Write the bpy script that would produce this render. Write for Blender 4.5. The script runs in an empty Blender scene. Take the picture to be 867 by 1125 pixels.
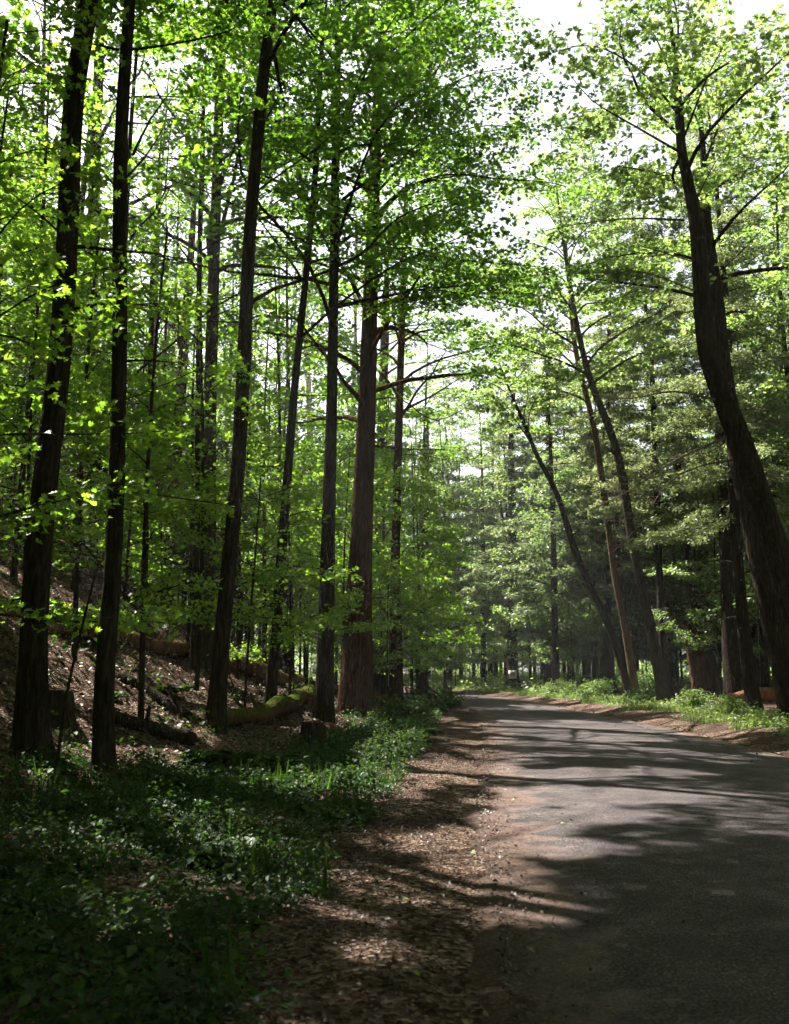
import bpy, math, random
import numpy as np
from mathutils import Vector
rng = np.random.default_rng(11)
random.seed(11)
PI = math.pi
SC = bpy.context.scene
COL = SC.collection

# ------------------------------------------------------------------ camera model (photo pixels 867 x 1125)
FPX, CXP, CYP, CAMH = 1000.0, 433.5, 562.5, 1.55
HORIZ = 735.0
PITCH = math.atan((HORIZ - CYP) / FPX)
CP, SP = math.cos(PITCH), math.sin(PITCH)

def ray(px, py):
    u, v = (px - CXP) / FPX, (CYP - py) / FPX
    return np.array([u, CP - v * SP, SP + v * CP])

def at(px, py, y):
    d = ray(px, py)
    return d * (y / d[1]) + np.array([0, 0, CAMH])

# ------------------------------------------------------------------ terrain
_yy = np.arange(-30, 140, 0.5)
def _smooth(v, k=9):
    p = np.pad(v, k, mode='edge')
    ker = np.hanning(2 * k + 1); ker /= ker.sum()
    return np.convolve(p, ker, mode='valid')
_pe = _smooth(np.interp(_yy, [-30, 4, 10, 24, 36, 44, 52, 60, 70, 80, 100, 140], [-2.5, .5, .85, 2.3, 2.9, 2.7, 1.3, -1.8, -7, -14, -30, -62]))
_re = _smooth(np.interp(_yy, [-30, 4, 14, 24, 32, 42, 52, 60, 70, 80, 100, 140], [3.6, 5.9, 7.0, 7.4, 7.1, 6.9, 6.0, 3.9, -.8, -7, -22, -54]))
def pe(y): return np.interp(y, _yy, _pe)
def re_(y): return np.interp(y, _yy, _re)
def lump(x, y, s, seed=0.0):
    a = np.sin(x * 1.3 * s + 1.7 * seed + .7 * np.sin(y * .9 * s + seed)) * np.cos(y * 1.1 * s - .6 * seed + .8 * np.sin(x * .7 * s))
    b = np.sin(x * 2.9 * s - y * 2.3 * s + 2.1 * seed) * .5
    return (a + b) / 1.5
def sstep(t):
    t = np.clip(t, 0, 1); return t * t * (3 - 2 * t)
def gh(x, y):
    x = np.asarray(x, float); y = np.asarray(y, float)
    s = pe(y) - x
    t = x - re_(y)
    u = np.maximum(s - 2.2, 0)
    hill = np.where(u < 7, .02 * u + .045 * u * u, 2.345 + .6 * (np.minimum(u, 24) - 7) + .12 * np.maximum(np.minimum(u, 60) - 24, 0))
    rough = .05 * lump(x, y, 1.1, 1) + .025 * lump(x, y, 3.3, 2)
    hill = hill + rough * (1 + 1.5 * sstep(u / 4)) * sstep(s / 1.2)
    right = .16 * sstep(t / 1.2) + .012 * np.clip(t, 0, 40) + (.05 * lump(x, y, 1.0, 3)) * sstep(t / 1.0)
    road = -.03
    return np.where(s > 0, hill + road * (1 - sstep(s / .6)), np.where(t > 0, right + road * (1 - sstep(t / .6)), road))
def gz(x, y): return float(gh(x, y))
def on_ground(px, py, ymax=140):
    d = ray(px, py)
    prev = 1.0
    for y in np.arange(1.5, ymax, .15):
        p = d * (y / d[1]); z = p[2] + CAMH
        if z < gz(p[0], y):
            lo, hi = prev, y
            for _ in range(20):
                m = (lo + hi) / 2
                p = d * (m / d[1])
                if p[2] + CAMH < gz(p[0], m): hi = m
                else: lo = m
            p = d * (hi / d[1])
            return np.array([p[0], hi, gz(p[0], hi)])
        prev = y
    p = d * (ymax / d[1])
    return np.array([p[0], ymax, gz(p[0], ymax)])

# ------------------------------------------------------------------ sun and the beams that reach the ground
SUN_AZ, SUN_EL = math.radians(-48), math.radians(53)
S = np.array([math.sin(SUN_AZ) * math.cos(SUN_EL), math.cos(SUN_AZ) * math.cos(SUN_EL), math.sin(SUN_EL)])
BEAMS = []
def beam(px, py, rx, ry, keep=0.0):
    p = on_ground(px, py)
    a = on_ground(px, py - ry); b = on_ground(px, py + ry)
    BEAMS.append((p[0], p[1], p[2], max(.12, rx / FPX * p[1]), min(2.5, max(.15, abs(a[1] - b[1]) / 2)), keep))
for b in [(545, 930, 80, 20), (525, 968, 58, 18), (565, 1000, 44, 10), (612, 1014, 28, 7), (655, 905, 60, 7), (575, 905, 40, 9),
          (690, 882, 110, 7), (600, 880, 60, 11), (640, 940, 36, 5), (720, 855, 50, 5), (660, 815, 60, 6), (540, 820, 40, 8), (640, 856, 60, 6), (700, 832, 80, 7), (590, 826, 70, 8), (560, 800, 40, 7), (660, 800, 60, 5),
          (745, 792, 60, 7), (800, 800, 50, 8), (790, 838, 30, 5), (700, 775, 60, 6), (600, 778, 30, 3), (560, 765, 40, 3), (640, 768, 30, 5),
          (530, 850, 40, 8), (480, 845, 30, 14), (440, 835, 40, 16), (420, 865, 40, 9), (350, 868, 60, 9), (150, 838, 60, 9), (85, 850, 25, 14), (290, 868, 30, 6),
          (275, 765, 30, 12), (370, 775, 22, 12), (330, 765, 25, 10), (75, 715, 30, 12), (75, 745, 18, 14), (120, 735, 20, 8), (160, 740, 18, 10), (95, 675, 30, 10),
          (395, 790, 22, 10), (230, 905, 40, 7), (470, 790, 25, 8), (410, 1040, 16, 7), (130, 1000, 12, 6), (160, 1030, 16, 6), (190, 850, 30, 6)          ,(260, 775, 34, 10), (180, 765, 30, 10), (225, 750, 30, 10), (130, 705, 26, 10), (142, 775, 26, 10), (75, 800, 26, 10), (110, 825, 26, 8), (335, 780, 24, 8), (200, 800, 26, 9), (165, 830, 30, 8), (330, 800, 24, 8), (270, 742, 30, 8), (285, 735, 24, 8), (400, 800, 26, 8), (290, 758, 26, 9), (60, 660, 30, 12), (150, 725, 26, 8), (90, 770, 20, 8)]:
    beam(*b)
def beam3(px, py, y, r, keep=.12):
    p = at(px, py, y); BEAMS.append((p[0], p[1], p[2], r, r, keep))
for b in [(95, 620, 9.5, .8), (170, 520, 34, 2), (300, 600, 36, 2), (330, 480, 38, 2), (230, 590, 40, 2), (140, 600, 30, 1.6), (410, 620, 40, 2), (280, 450, 40, 2), (200, 430, 36, 2), (345, 560, 30, 1.8), (100, 450, 34, 2), (430, 480, 44, 2), (85, 400, 9.5, .8), (100, 260, 10, .7), (290, 420, 20, .9), (440, 550, 26, 1.2), (180, 240, 26, 1.2), (250, 450, 25, 1.0), (215, 320, 30, 1.4),
          (150, 470, 28, 1.3), (330, 250, 28, 1.4), (300, 150, 26, 1.2), (420, 330, 30, 1.4), (350, 400, 32, 1.4), (470, 420, 32, 1.6), (190, 560, 30, 1.3), (90, 500, 26, 1.3),
          (270, 640, 32, 1.3), (330, 560, 34, 1.4), (460, 640, 38, 1.6), (120, 330, 34, 1.6), (250, 250, 36, 1.6), (380, 200, 30, 1.2), (200, 160, 30, 1.3), (430, 560, 40, 1.8),
          (520, 560, 42, 1.8), (310, 770, 21, .6), (338, 758, 24, .5), (265, 730, 27, .6), (292, 740, 29, .6), (388, 700, 24, .5), (345, 690, 24, .6), (650, 765, 42, 1.3), (600, 763, 48, 1.3), (700, 775, 36, 1.0), (780, 788, 28, .9), (732, 730, 37, .7), (692, 715, 43, .8), (676, 700, 43, .8), (720, 690, 38, .7), (700, 745, 40, 1.2), (690, 560, 19, .8), (700, 600, 19, .7), (740, 520, 20, .7), (600, 500, 52, 2), (650, 560, 50, 2), (700, 520, 42, 1.8), (620, 650, 55, 2), (560, 600, 60, 2), (680, 640, 42, 1.6), (730, 620, 36, 1.4), (660, 420, 45, 2), (740, 430, 32, 1.5), (700, 360, 40, 1.8), (620, 330, 50, 2), (570, 520, 62, 2), (780, 600, 32, 1.3), (640, 700, 58, 1.6), (640, 640, 46, 1.6), (600, 600, 50, 1.8), (560, 690, 52, 1.8), (700, 440, 19.5, .7), (640, 480, 46, 1.8), (720, 300, 30, 1.5), (650, 330, 40, 1.8), (600, 400, 50, 2), (780, 70, 16, 1.2), (310, 330, 42, 1.8), (160, 390, 42, 1.8), (220, 480, 42, 1.8), (390, 480, 46, 2.0), (280, 520, 46, 2.0), (90, 560, 38, 1.5), (370, 640, 44, 1.8)]:
    beam3(*b)
def carve(pos, r):
    keep = np.ones(len(pos), bool)
    for (x, y, z, rx, ry, k) in BEAMS:
        t = (pos[:, 2] - z) / S[2]
        qx = pos[:, 0] - S[0] * t - x; qy = pos[:, 1] - S[1] * t - y
        e = (qx / (rx + .16)) ** 2 + (qy / (ry + .20)) ** 2
        wob = 1.0 + .35 * np.sin(qx * 5 / rx + 3 * qy / ry + x) + .2 * np.sin(qy * 6 / ry - 2 * x)
        hit = (e < wob) & (t > 1.8)
        keep &= ~(hit & (r.random(len(pos)) > k))
    return keep

# ------------------------------------------------------------------ materials
def nt(name):
    m = bpy.data.materials.new(name); m.use_nodes = True
    t = m.node_tree; t.nodes.clear()
    return m, t, t.nodes, t.links
def ramp(n, stops):
    r = n.new('ShaderNodeValToRGB'); e = r.color_ramp.elements
    e[0].position, e[0].color = stops[0][0], (*stops[0][1], 1)
    e[1].position, e[1].color = stops[-1][0], (*stops[-1][1], 1)
    for p, c in stops[1:-1]:
        q = e.new(p); q.color = (*c, 1)
    return r
def leaf_mat(name, dark, mid, light, trans, tmix=.42, gloss=.06, rough=.45):
    m, t, n, l = nt(name)
    a = n.new('ShaderNodeAttribute'); a.attribute_name = 'tint'
    r = ramp(n, [(0, dark), (.5, mid), (1, light)])
    l.new(a.outputs['Fac'], r.inputs[0])
    d = n.new('ShaderNodeBsdfDiffuse'); l.new(r.outputs[0], d.inputs[0])
    tr = n.new('ShaderNodeBsdfTranslucent')
    mul = n.new('ShaderNodeMix'); mul.data_type = 'RGBA'; mul.blend_type = 'MULTIPLY'; mul.inputs[0].default_value = 1
    l.new(r.outputs[0], mul.inputs[6]); mul.inputs[7].default_value = (*trans, 1)
    l.new(mul.outputs[2], tr.inputs[0])
    mx = n.new('ShaderNodeMixShader'); mx.inputs[0].default_value = tmix
    l.new(d.outputs[0], mx.inputs[1]); l.new(tr.outputs[0], mx.inputs[2])
    g = n.new('ShaderNodeBsdfGlossy'); g.inputs['Roughness'].default_value = rough
    mg = n.new('ShaderNodeMixShader'); mg.inputs[0].default_value = gloss
    l.new(mx.outputs[0], mg.inputs[1]); l.new(g.outputs[0], mg.inputs[2])
    o = n.new('ShaderNodeOutputMaterial'); l.new(mg.outputs[0], o.inputs[0])
    return m
def bark_mat(name, c0, c1, c2, sc=1.0, moss=0.0, rough=.9):
    m, t, n, l = nt(name)
    tc = n.new('ShaderNodeTexCoord')
    mp = n.new('ShaderNodeMapping'); mp.inputs['Scale'].default_value = (16 * sc, 16 * sc, 2.4 * sc)
    l.new(tc.outputs['Object'], mp.inputs[0])
    n1 = n.new('ShaderNodeTexNoise'); n1.inputs['Scale'].default_value = 1.0; n1.inputs['Detail'].default_value = 7; n1.inputs['Roughness'].default_value = .65; n1.inputs['Distortion'].default_value = .6
    l.new(mp.outputs[0], n1.inputs['Vector'])
    v = n.new('ShaderNodeTexVoronoi'); v.feature = 'DISTANCE_TO_EDGE'; v.inputs['Scale'].default_value = 1.1
    l.new(mp.outputs[0], v.inputs['Vector'])
    r = ramp(n, [(.25, c0), (.5, c1), (.75, c2)])
    l.new(n1.outputs[0], r.inputs[0])
    n2 = n.new('ShaderNodeTexNoise'); n2.inputs['Scale'].default_value = 1.3; n2.inputs['Detail'].default_value = 4
    l.new(tc.outputs['Object'], n2.inputs['Vector'])
    r2 = ramp(n, [(.52 - .25 * moss, (0, 0, 0)), (.66 - .25 * moss, (1, 1, 1))])
    l.new(n2.outputs[0], r2.inputs[0])
    mm = n.new('ShaderNodeMath'); mm.operation = 'MULTIPLY'; mm.inputs[1].default_value = .25 + .75 * moss
    l.new(r2.outputs[0], mm.inputs[0])
    mx = n.new('ShaderNodeMix'); mx.data_type = 'RGBA'
    if moss > 0:
        ge = n.new('ShaderNodeNewGeometry'); sx = n.new('ShaderNodeSeparateXYZ'); l.new(ge.outputs['Normal'], sx.inputs[0])
        mr = n.new('ShaderNodeMapRange'); mr.inputs[1].default_value = -.1; mr.inputs[2].default_value = .75; l.new(sx.outputs[2], mr.inputs[0])
        m2 = n.new('ShaderNodeMath'); m2.operation = 'MULTIPLY'; l.new(mr.outputs[0], m2.inputs[0]); l.new(mm.outputs[0], m2.inputs[1]); mm = m2
    l.new(mm.outputs[0], mx.inputs[0]); l.new(r.outputs[0], mx.inputs[6])
    mx.inputs[7].default_value = (.055, .082, .014, 1) if moss > 0 else (c1[0] * 1.3, c1[1] * 1.35, c1[2] * 1.35, 1)
    ad = n.new('ShaderNodeMath'); ad.operation = 'ADD'
    l.new(n1.outputs[0], ad.inputs[0]); 
    sm = n.new('ShaderNodeMapRange'); sm.inputs[2].default_value = .25
    l.new(v.outputs['Distance'], sm.inputs[0]); l.new(sm.outputs[0], ad.inputs[1])
    bp = n.new('ShaderNodeBump'); bp.inputs['Strength'].default_value = .9; bp.inputs['Distance'].default_value = .03
    l.new(ad.outputs[0], bp.inputs['Height'])
    b = n.new('ShaderNodeBsdfDiffuse'); b.inputs['Roughness'].default_value = .6
    l.new(mx.outputs[2], b.inputs[0]); l.new(bp.outputs[0], b.inputs['Normal'])
    o = n.new('ShaderNodeOutputMaterial'); l.new(b.outputs[0], o.inputs[0])
    return m

M = {}
M['maple'] = leaf_mat('maple_leaf', (.030, .064, .009), (.058, .115, .014), (.118, .175, .022), (2.5, 2.6, 1.5), .6, .04)
M['maple_bright'] = leaf_mat('young_maple_leaf', (.044, .090, .011), (.080, .140, .016), (.145, .200, .025), (2.55, 2.65, 1.5), .62, .04)
M['hemlock'] = leaf_mat('hemlock_needle', (.026, .048, .022), (.062, .090, .044), (.130, .155, .085), (2.5, 2.4, 1.6), .45, .035, .45)
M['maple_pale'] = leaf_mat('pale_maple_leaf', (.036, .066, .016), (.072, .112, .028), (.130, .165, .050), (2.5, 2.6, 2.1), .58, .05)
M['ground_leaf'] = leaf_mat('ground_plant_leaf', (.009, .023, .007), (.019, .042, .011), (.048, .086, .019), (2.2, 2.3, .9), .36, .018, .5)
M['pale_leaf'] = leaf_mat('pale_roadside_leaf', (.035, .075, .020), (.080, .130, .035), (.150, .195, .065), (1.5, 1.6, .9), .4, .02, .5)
M['litter'] = leaf_mat('dead_leaf', (.024, .015, .011), (.078, .050, .034), (.235, .165, .12), (1.2, 1.0, .7), .15, .04, .5)
M['fresh_fall'] = leaf_mat('fresh_fallen_leaf', (.10, .13, .03), (.17, .18, .05), (.24, .24, .08), (1.2, 1.2, .6), .2, .05, .5)
M['bark'] = bark_mat('dark_bark', (.012, .010, .008), (.038, .030, .024), (.088, .072, .057))
M['bark_red'] = bark_mat('reddish_bark', (.020, .010, .007), (.062, .033, .021), (.125, .068, .042), .8)
M['bark_sunlit_tan'] = bark_mat('sunlit_tan_bark', (.050, .034, .022), (.12, .082, .052), (.20, .145, .095), 1.2)  # lighter tan tone puts sunlight on these stems into the bark colour
M['bark_grey'] = bark_mat('grey_bark', (.025, .022, .018), (.065, .056, .045), (.13, .115, .095), 1.1)
M['dead_twig'] = bark_mat('dead_twig_bark', (.10, .075, .062), (.20, .155, .13), (.32, .26, .22), 2.0)
M['moss_log'] = bark_mat('mossy_log_bark', (.025, .016, .010), (.085, .052, .030), (.16, .095, .055), .7, moss=.8)
M['red_log'] = bark_mat('rotting_log_wood', (.035, .018, .010), (.135, .072, .042), (.25, .145, .085), .7, moss=.4)
M['cut_wood'] = bark_mat('cut_wood_face', (.10, .050, .030), (.22, .115, .068), (.34, .20, .125), 1.0)
M['pale_wood'] = bark_mat('bleached_wood', (.16, .14, .11), (.28, .25, .20), (.42, .38, .32), 2.0)

def plain(name, c, rough=.7):
    m, t, n, l = nt(name)
    b = n.new('ShaderNodeBsdfPrincipled'); b.inputs['Base Color'].default_value = (*c, 1); b.inputs['Roughness'].default_value = rough
    nz = n.new('ShaderNodeTexNoise'); nz.inputs['Scale'].default_value = 14
    r = ramp(n, [(.3, tuple(x * .8 for x in c)), (.7, c)])
    l.new(nz.outputs[0], r.inputs[0]); l.new(r.outputs[0], b.inputs['Base Color'])
    o = n.new('ShaderNodeOutputMaterial'); l.new(b.outputs[0], o.inputs[0])
    return m
M['sign_white'] = plain('weathered_white_board', (.72, .72, .70))
M['sign_grey'] = plain('faded_grey_print', (.30, .31, .33))

def ground_mat():
    m, t, n, l = nt('forest_floor')
    g = n.new('ShaderNodeNewGeometry')
    v = n.new('ShaderNodeTexVoronoi'); v.inputs['Scale'].default_value = 32; v.inputs['Randomness'].default_value = 1
    nz = n.new('ShaderNodeTexNoise'); nz.inputs['Scale'].default_value = 9; nz.inputs['Detail'].default_value = 5
    dm = n.new('ShaderNodeMix'); dm.data_type = 'VECTOR'; dm.inputs[0].default_value = .06
    l.new(g.outputs['Position'], nz.inputs['Vector'])
    l.new(g.outputs['Position'], dm.inputs[4]); l.new(nz.outputs['Color'], dm.inputs[5])
    l.new(dm.outputs[1], v.inputs['Vector'])
    sep = n.new('ShaderNodeSeparateColor'); l.new(v.outputs['Color'], sep.inputs[0])
    r = ramp(n, [(0, (.022, .014, .010)), (.35, (.055, .036, .026)), (.7, (.115, .082, .061)), (1, (.22, .17, .135))])
    l.new(sep.outputs[0], r.inputs[0])
    n2 = n.new('ShaderNodeTexNoise'); n2.inputs['Scale'].default_value = .8; n2.inputs['Detail'].default_value = 6
    l.new(g.outputs['Position'], n2.inputs['Vector'])
    r2 = ramp(n, [(.42, (0, 0, 0)), (.62, (1, 1, 1))]); l.new(n2.outputs[0], r2.inputs[0])
    mx = n.new('ShaderNodeMix'); mx.data_type = 'RGBA'
    mm = n.new('ShaderNodeMath'); mm.operation = 'MULTIPLY'; mm.inputs[1].default_value = .65
    l.new(r2.outputs[0], mm.inputs[0]); l.new(mm.outputs[0], mx.inputs[0])
    l.new(r.outputs[0], mx.inputs[6]); mx.inputs[7].default_value = (.030, .020, .015, 1)
    bp = n.new('ShaderNodeBump'); bp.inputs['Strength'].default_value = .8; bp.inputs['Distance'].default_value = .05
    ad = n.new('ShaderNodeMath'); ad.operation = 'ADD'
    l.new(v.outputs['Distance'], ad.inputs[0]); l.new(nz.outputs[0], ad.inputs[1]); l.new(ad.outputs[0], bp.inputs['Height'])
    b = n.new('ShaderNodeBsdfDiffuse'); l.new(mx.outputs[2], b.inputs[0]); l.new(bp.outputs[0], b.inputs['Normal'])
    o = n.new('ShaderNodeOutputMaterial'); l.new(b.outputs[0], o.inputs[0])
    return m
M['ground'] = ground_mat()
def road_mat():
    m, t, n, l = nt('worn_asphalt')
    g = n.new('ShaderNodeNewGeometry')
    a = n.new('ShaderNodeAttribute'); a.attribute_name = 'edge'
    def noise(sc, det=4, ro=.5):
        z = n.new('ShaderNodeTexNoise'); z.inputs['Scale'].default_value = sc; z.inputs['Detail'].default_value = det; z.inputs['Roughness'].default_value = ro
        l.new(g.outputs['Position'], z.inputs['Vector']); return z
    fine = noise(60, 4, .75); med = noise(2.2, 9, .68); big = noise(.5, 3)
    r = ramp(n, [(.30, (.014, .013, .014)), (.46, (.046, .042, .043)), (.60, (.110, .097, .095)), (.72, (.27, .245, .235))])
    l.new(fine.outputs[0], r.inputs[0])
    r2 = ramp(n, [(.30, (.55, .54, .55)), (.5, (.9, .87, .85)), (.70, (1.35, 1.28, 1.2))]); l.new(med.outputs[0], r2.inputs[0])
    mu = n.new('ShaderNodeMix'); mu.data_type = 'RGBA'; mu.blend_type = 'MULTIPLY'; mu.inputs[0].default_value = 1
    l.new(r.outputs[0], mu.inputs[6]); l.new(r2.outputs[0], mu.inputs[7])
    # tan grit that has washed over the edges of the asphalt
    ad = n.new('ShaderNodeMath'); ad.operation = 'MULTIPLY_ADD'; ad.inputs[1].default_value = 1.5; 
    l.new(med.outputs[0], ad.inputs[0]); l.new(a.outputs['Fac'], ad.inputs[2])
    r3 = ramp(n, [(1.0 - .35, (0, 0, 0)), (1.0, (1, 1, 1))])
    s3 = n.new('ShaderNodeMath'); s3.operation = 'SUBTRACT'; s3.inputs[1].default_value = .62
    l.new(ad.outputs[0], s3.inputs[0]); l.new(s3.outputs[0], r3.inputs[0])
    r4 = ramp(n, [(.3, (.085, .057, .048)), (.55, (.205, .148, .128)), (.75, (.36, .285, .255))]); 
    f2 = noise(38, 5, .7); l.new(f2.outputs[0], r4.inputs[0])
    mx = n.new('ShaderNodeMix'); mx.data_type = 'RGBA'
    l.new(r3.outputs[0], mx.inputs[0]); l.new(mu.outputs[2], mx.inputs[6]); l.new(r4.outputs[0], mx.inputs[7])
    # dark forest dirt creeping in from the very edge
    r5 = ramp(n, [(.50, (0, 0, 0)), (.86, (1, 1, 1))]); m5 = n.new('ShaderNodeMath'); m5.operation = 'MULTIPLY_ADD'; m5.inputs[1].default_value = .9
    l.new(med.outputs[0], m5.inputs[0]); l.new(a.outputs['Fac'], m5.inputs[2]); q5 = n.new('ShaderNodeMath'); q5.operation = 'SUBTRACT'; q5.inputs[1].default_value = .48
    l.new(m5.outputs[0], q5.inputs[0]); l.new(q5.outputs[0], r5.inputs[0])
    r6 = ramp(n, [(.3, (.026, .017, .012)), (.55, (.062, .042, .031)), (.75, (.13, .095, .075))]); l.new(f2.outputs[0], r6.inputs[0])
    m6 = n.new('ShaderNodeMix'); m6.data_type = 'RGBA'; l.new(r5.outputs[0], m6.inputs[0]); l.new(mx.outputs[2], m6.inputs[6]); l.new(r6.outputs[0], m6.inputs[7]); mx = m6
    bp = n.new('ShaderNodeBump'); bp.inputs['Strength'].default_value = 1; bp.inputs['Distance'].default_value = .02
    l.new(fine.outputs[0], bp.inputs['Height'])
    b = n.new('ShaderNodeBsdfPrincipled'); b.inputs['Roughness'].default_value = .92; b.inputs['Specular IOR Level'].default_value = .06
    l.new(mx.outputs[2], b.inputs['Base Color']); l.new(bp.outputs[0], b.inputs['Normal'])
    o = n.new('ShaderNodeOutputMaterial'); l.new(b.outputs[0], o.inputs[0])
    return m
M['road'] = road_mat()

# ------------------------------------------------------------------ mesh helpers
def mesh_np(name, co, loops, starts, mat, tint=None, smooth=False):
    me = bpy.data.meshes.new(name)
    me.vertices.add(len(co)); me.vertices.foreach_set('co', np.ascontiguousarray(co, np.float32).ravel())
    me.loops.add(len(loops)); me.loops.foreach_set('vertex_index', np.ascontiguousarray(loops, np.int32))
    me.polygons.add(len(starts)); me.polygons.foreach_set('loop_start', np.ascontiguousarray(starts, np.int32))
    if smooth: me.polygons.foreach_set('use_smooth', np.ones(len(starts), bool))
    if tint is not None:
        at_ = me.attributes.new('tint', 'FLOAT', 'FACE'); at_.data.foreach_set('value', np.ascontiguousarray(tint, np.float32))
    me.update(calc_edges=True)
    me.materials.append(mat)
    return me
def obj(name, me, parent=None, loc=None):
    o = bpy.data.objects.new(name, me); COL.objects.link(o)
    if parent is not None: o.parent = parent
    if loc is not None: o.location = loc
    return o
def empty(name, loc, rz=0, sc=1):
    o = bpy.data.objects.new(name, None); COL.objects.link(o); o.location = loc
    o.rotation_euler = (0, 0, rz); o.scale = (sc, sc, sc); o.empty_display_size = .2
    return o
def tag(o, label=None, cat=None, group=None, kind=None):
    for k, v in (('label', label), ('category', cat), ('group', group), ('kind', kind)):
        if v: o[k] = v
    return o

def carve_wood(me, mat, B, Rm=None, sc=1.0, thr=.006):
    """thin twigs broken out where the sun comes through the canopy"""
    nv, nl, npoly = len(me.vertices), len(me.loops), len(me.polygons)
    co = np.empty(nv * 3, np.float32); me.vertices.foreach_get('co', co); co = co.reshape(-1, 3)
    lv = np.empty(nl, np.int32); me.loops.foreach_get('vertex_index', lv)
    st = np.empty(npoly, np.int32); me.polygons.foreach_get('loop_start', st)
    ct = np.empty(npoly * 3, np.float32); me.polygons.foreach_get('center', ct); ct = ct.reshape(-1, 3)
    ar = np.empty(npoly, np.float32); me.polygons.foreach_get('area', ar)
    w = ct * sc
    if Rm is not None: w = w @ Rm.T
    keep = carve(w + B, rng) | (ar * sc * sc > thr)
    if keep.all() or not keep.any(): return me
    tot = np.diff(np.r_[st, nl]); ll = np.repeat(keep, tot)
    tk = tot[keep]
    return mesh_np(me.name, co, lv[ll], np.r_[0, np.cumsum(tk)[:-1]], mat, smooth=True)

class Wood:
    """gathers tapered tubes and thin twigs into one mesh"""
    def __init__(s): s.v = []; s.f = []; s.n = 0; s.tw = []
    def tube(s, pts, rad, seg=8, rough=0.0, flare=0.0, cap=True, r=rng):
        pts = np.asarray(pts, float); rad = np.asarray(rad, float); k = len(pts)
        d = np.gradient(pts, axis=0); d /= np.linalg.norm(d, axis=1)[:, None] + 1e-9
        ref = np.array([1., 0, 0]) if abs(d[:, 0]).mean() < .8 else np.array([0, 1., 0])
        a = np.cross(d, ref); a /= np.linalg.norm(a, axis=1)[:, None]; b = np.cross(d, a)
        th = np.arange(seg) * 2 * PI / seg
        R = np.repeat(rad[:, None], seg, 1)
        if rough:
            ph = r.random(6) * 6.28; hh = np.arange(k)[:, None] * .55
            R = R * (1 + rough * (np.sin(3 * th + ph[0] + .4 * np.sin(hh)) + .7 * np.sin(5 * th + ph[1] + hh * .7) + .8 * np.sin(2 * th + ph[2] - hh * .5) + .6 * r.standard_normal((k, seg))))
        if flare:
            arc = np.r_[0, np.cumsum(np.linalg.norm(np.diff(pts, axis=0), axis=1))][:, None]
            R = R * (1 + flare * np.exp(-np.maximum(arc - .25, 0) / (1.6 * rad[0] + .1)) * (.75 + .55 * np.sin(4 * th + 1.3 * pts[0, 0]) + .3 * np.sin(7 * th + pts[0, 1])))
        V = pts[:, None, :] + R[..., None] * (np.cos(th)[None, :, None] * a[:, None, :] + np.sin(th)[None, :, None] * b[:, None, :])
        i = np.arange(k - 1)[:, None] * seg; j = np.arange(seg)[None, :]; j2 = (j + 1) % seg
        q = np.stack([i + j, i + j2, i + seg + j2, i + seg + j], -1).reshape(-1, 4) + s.n
        s.v.append(V.reshape(-1, 3)); s.f.append(q); s.n += k * seg
        if cap:
            s.caps = getattr(s, 'caps', []); s.caps.append(np.arange(seg) + s.n - seg); s.caps.append(np.arange(seg)[::-1] + s.n - k * seg)
    def twig(s, p0, p1, r0, r1): s.tw.append((*p0, *p1, r0, r1))
    def mesh(s, name, mat, origin):
        if s.tw:
            T = np.array(s.tw); p0, p1 = T[:, :3], T[:, 3:6]
            d = p1 - p0; d /= np.linalg.norm(d, axis=1)[:, None] + 1e-9
            a = np.cross(d, [0.13, .21, .97]); a /= np.linalg.norm(a, axis=1)[:, None] + 1e-9; b = np.cross(d, a)
            V = []
            for p, rr in ((p0, T[:, 6]), (p1, T[:, 7])):
                for t in (0, 2.094, 4.189):
                    V.append(p + rr[:, None] * (math.cos(t) * a + math.sin(t) * b))
            V = np.stack(V, 1)
            base = np.arange(len(T))[:, None, None] * 6
            q = (np.array([[0, 1, 4, 3], [1, 2, 5, 4], [2, 0, 3, 5]])[None] + base).reshape(-1, 4) + s.n
            s.v.append(V.reshape(-1, 3)); s.f.append(q); s.n += len(T) * 6
        co = np.concatenate(s.v) - origin; f = np.concatenate(s.f)
        loops = f.ravel(); starts = np.arange(len(f)) * 4
        for c in getattr(s, 'caps', []):
            starts = np.r_[starts, len(loops)]; loops = np.r_[loops, c]
        return mesh_np(name, co, loops, starts, mat, smooth=True)

KITE = (np.array([[0, 0, 0], [.40, .42, .10], [0, 1, -.06], [-.40, .42, .10]]), [[0, 1, 2], [0, 2, 3]])
ELL = (np.array([[0, 0, 0], [.24, .25, .07], [.27, .55, .06], [0, 1, -.12], [-.27, .55, .06], [-.24, .25, .07], [0, .5, 0]]),
       [[0, 1, 2, 6], [6, 2, 3], [0, 6, 4, 5], [6, 3, 4]])
MAPLE = (np.array([[0, 0, 0], [.30, -.02, .06], [.52, .30, .12], [.24, .38, .05], [.40, .74, .10], [.13, .62, .03], [0, 1.0, -.08],
                   [-.13, .62, .03], [-.40, .74, .10], [-.24, .38, .05], [-.52, .30, .12], [-.30, -.02, .06]]),
         [[0, 1, 2, 3], [0, 3, 4, 5], [0, 5, 6], [0, 6, 7], [0, 7, 8, 9], [0, 9, 10, 11]])
NEEDLE = (np.array([[-.12, 0, 0], [.12, 0, 0], [.16, .6, .02], [0, 1, -.05], [-.16, .6, .02]]), [[0, 1, 2, 3, 4]])
BLADE = (np.array([[-.03, 0, 0], [.03, 0, 0], [.025, .5, .03], [0, 1, .16], [-.025, .5, .03]]), [[0, 1, 2, 4], [4, 2, 3]])

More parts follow.
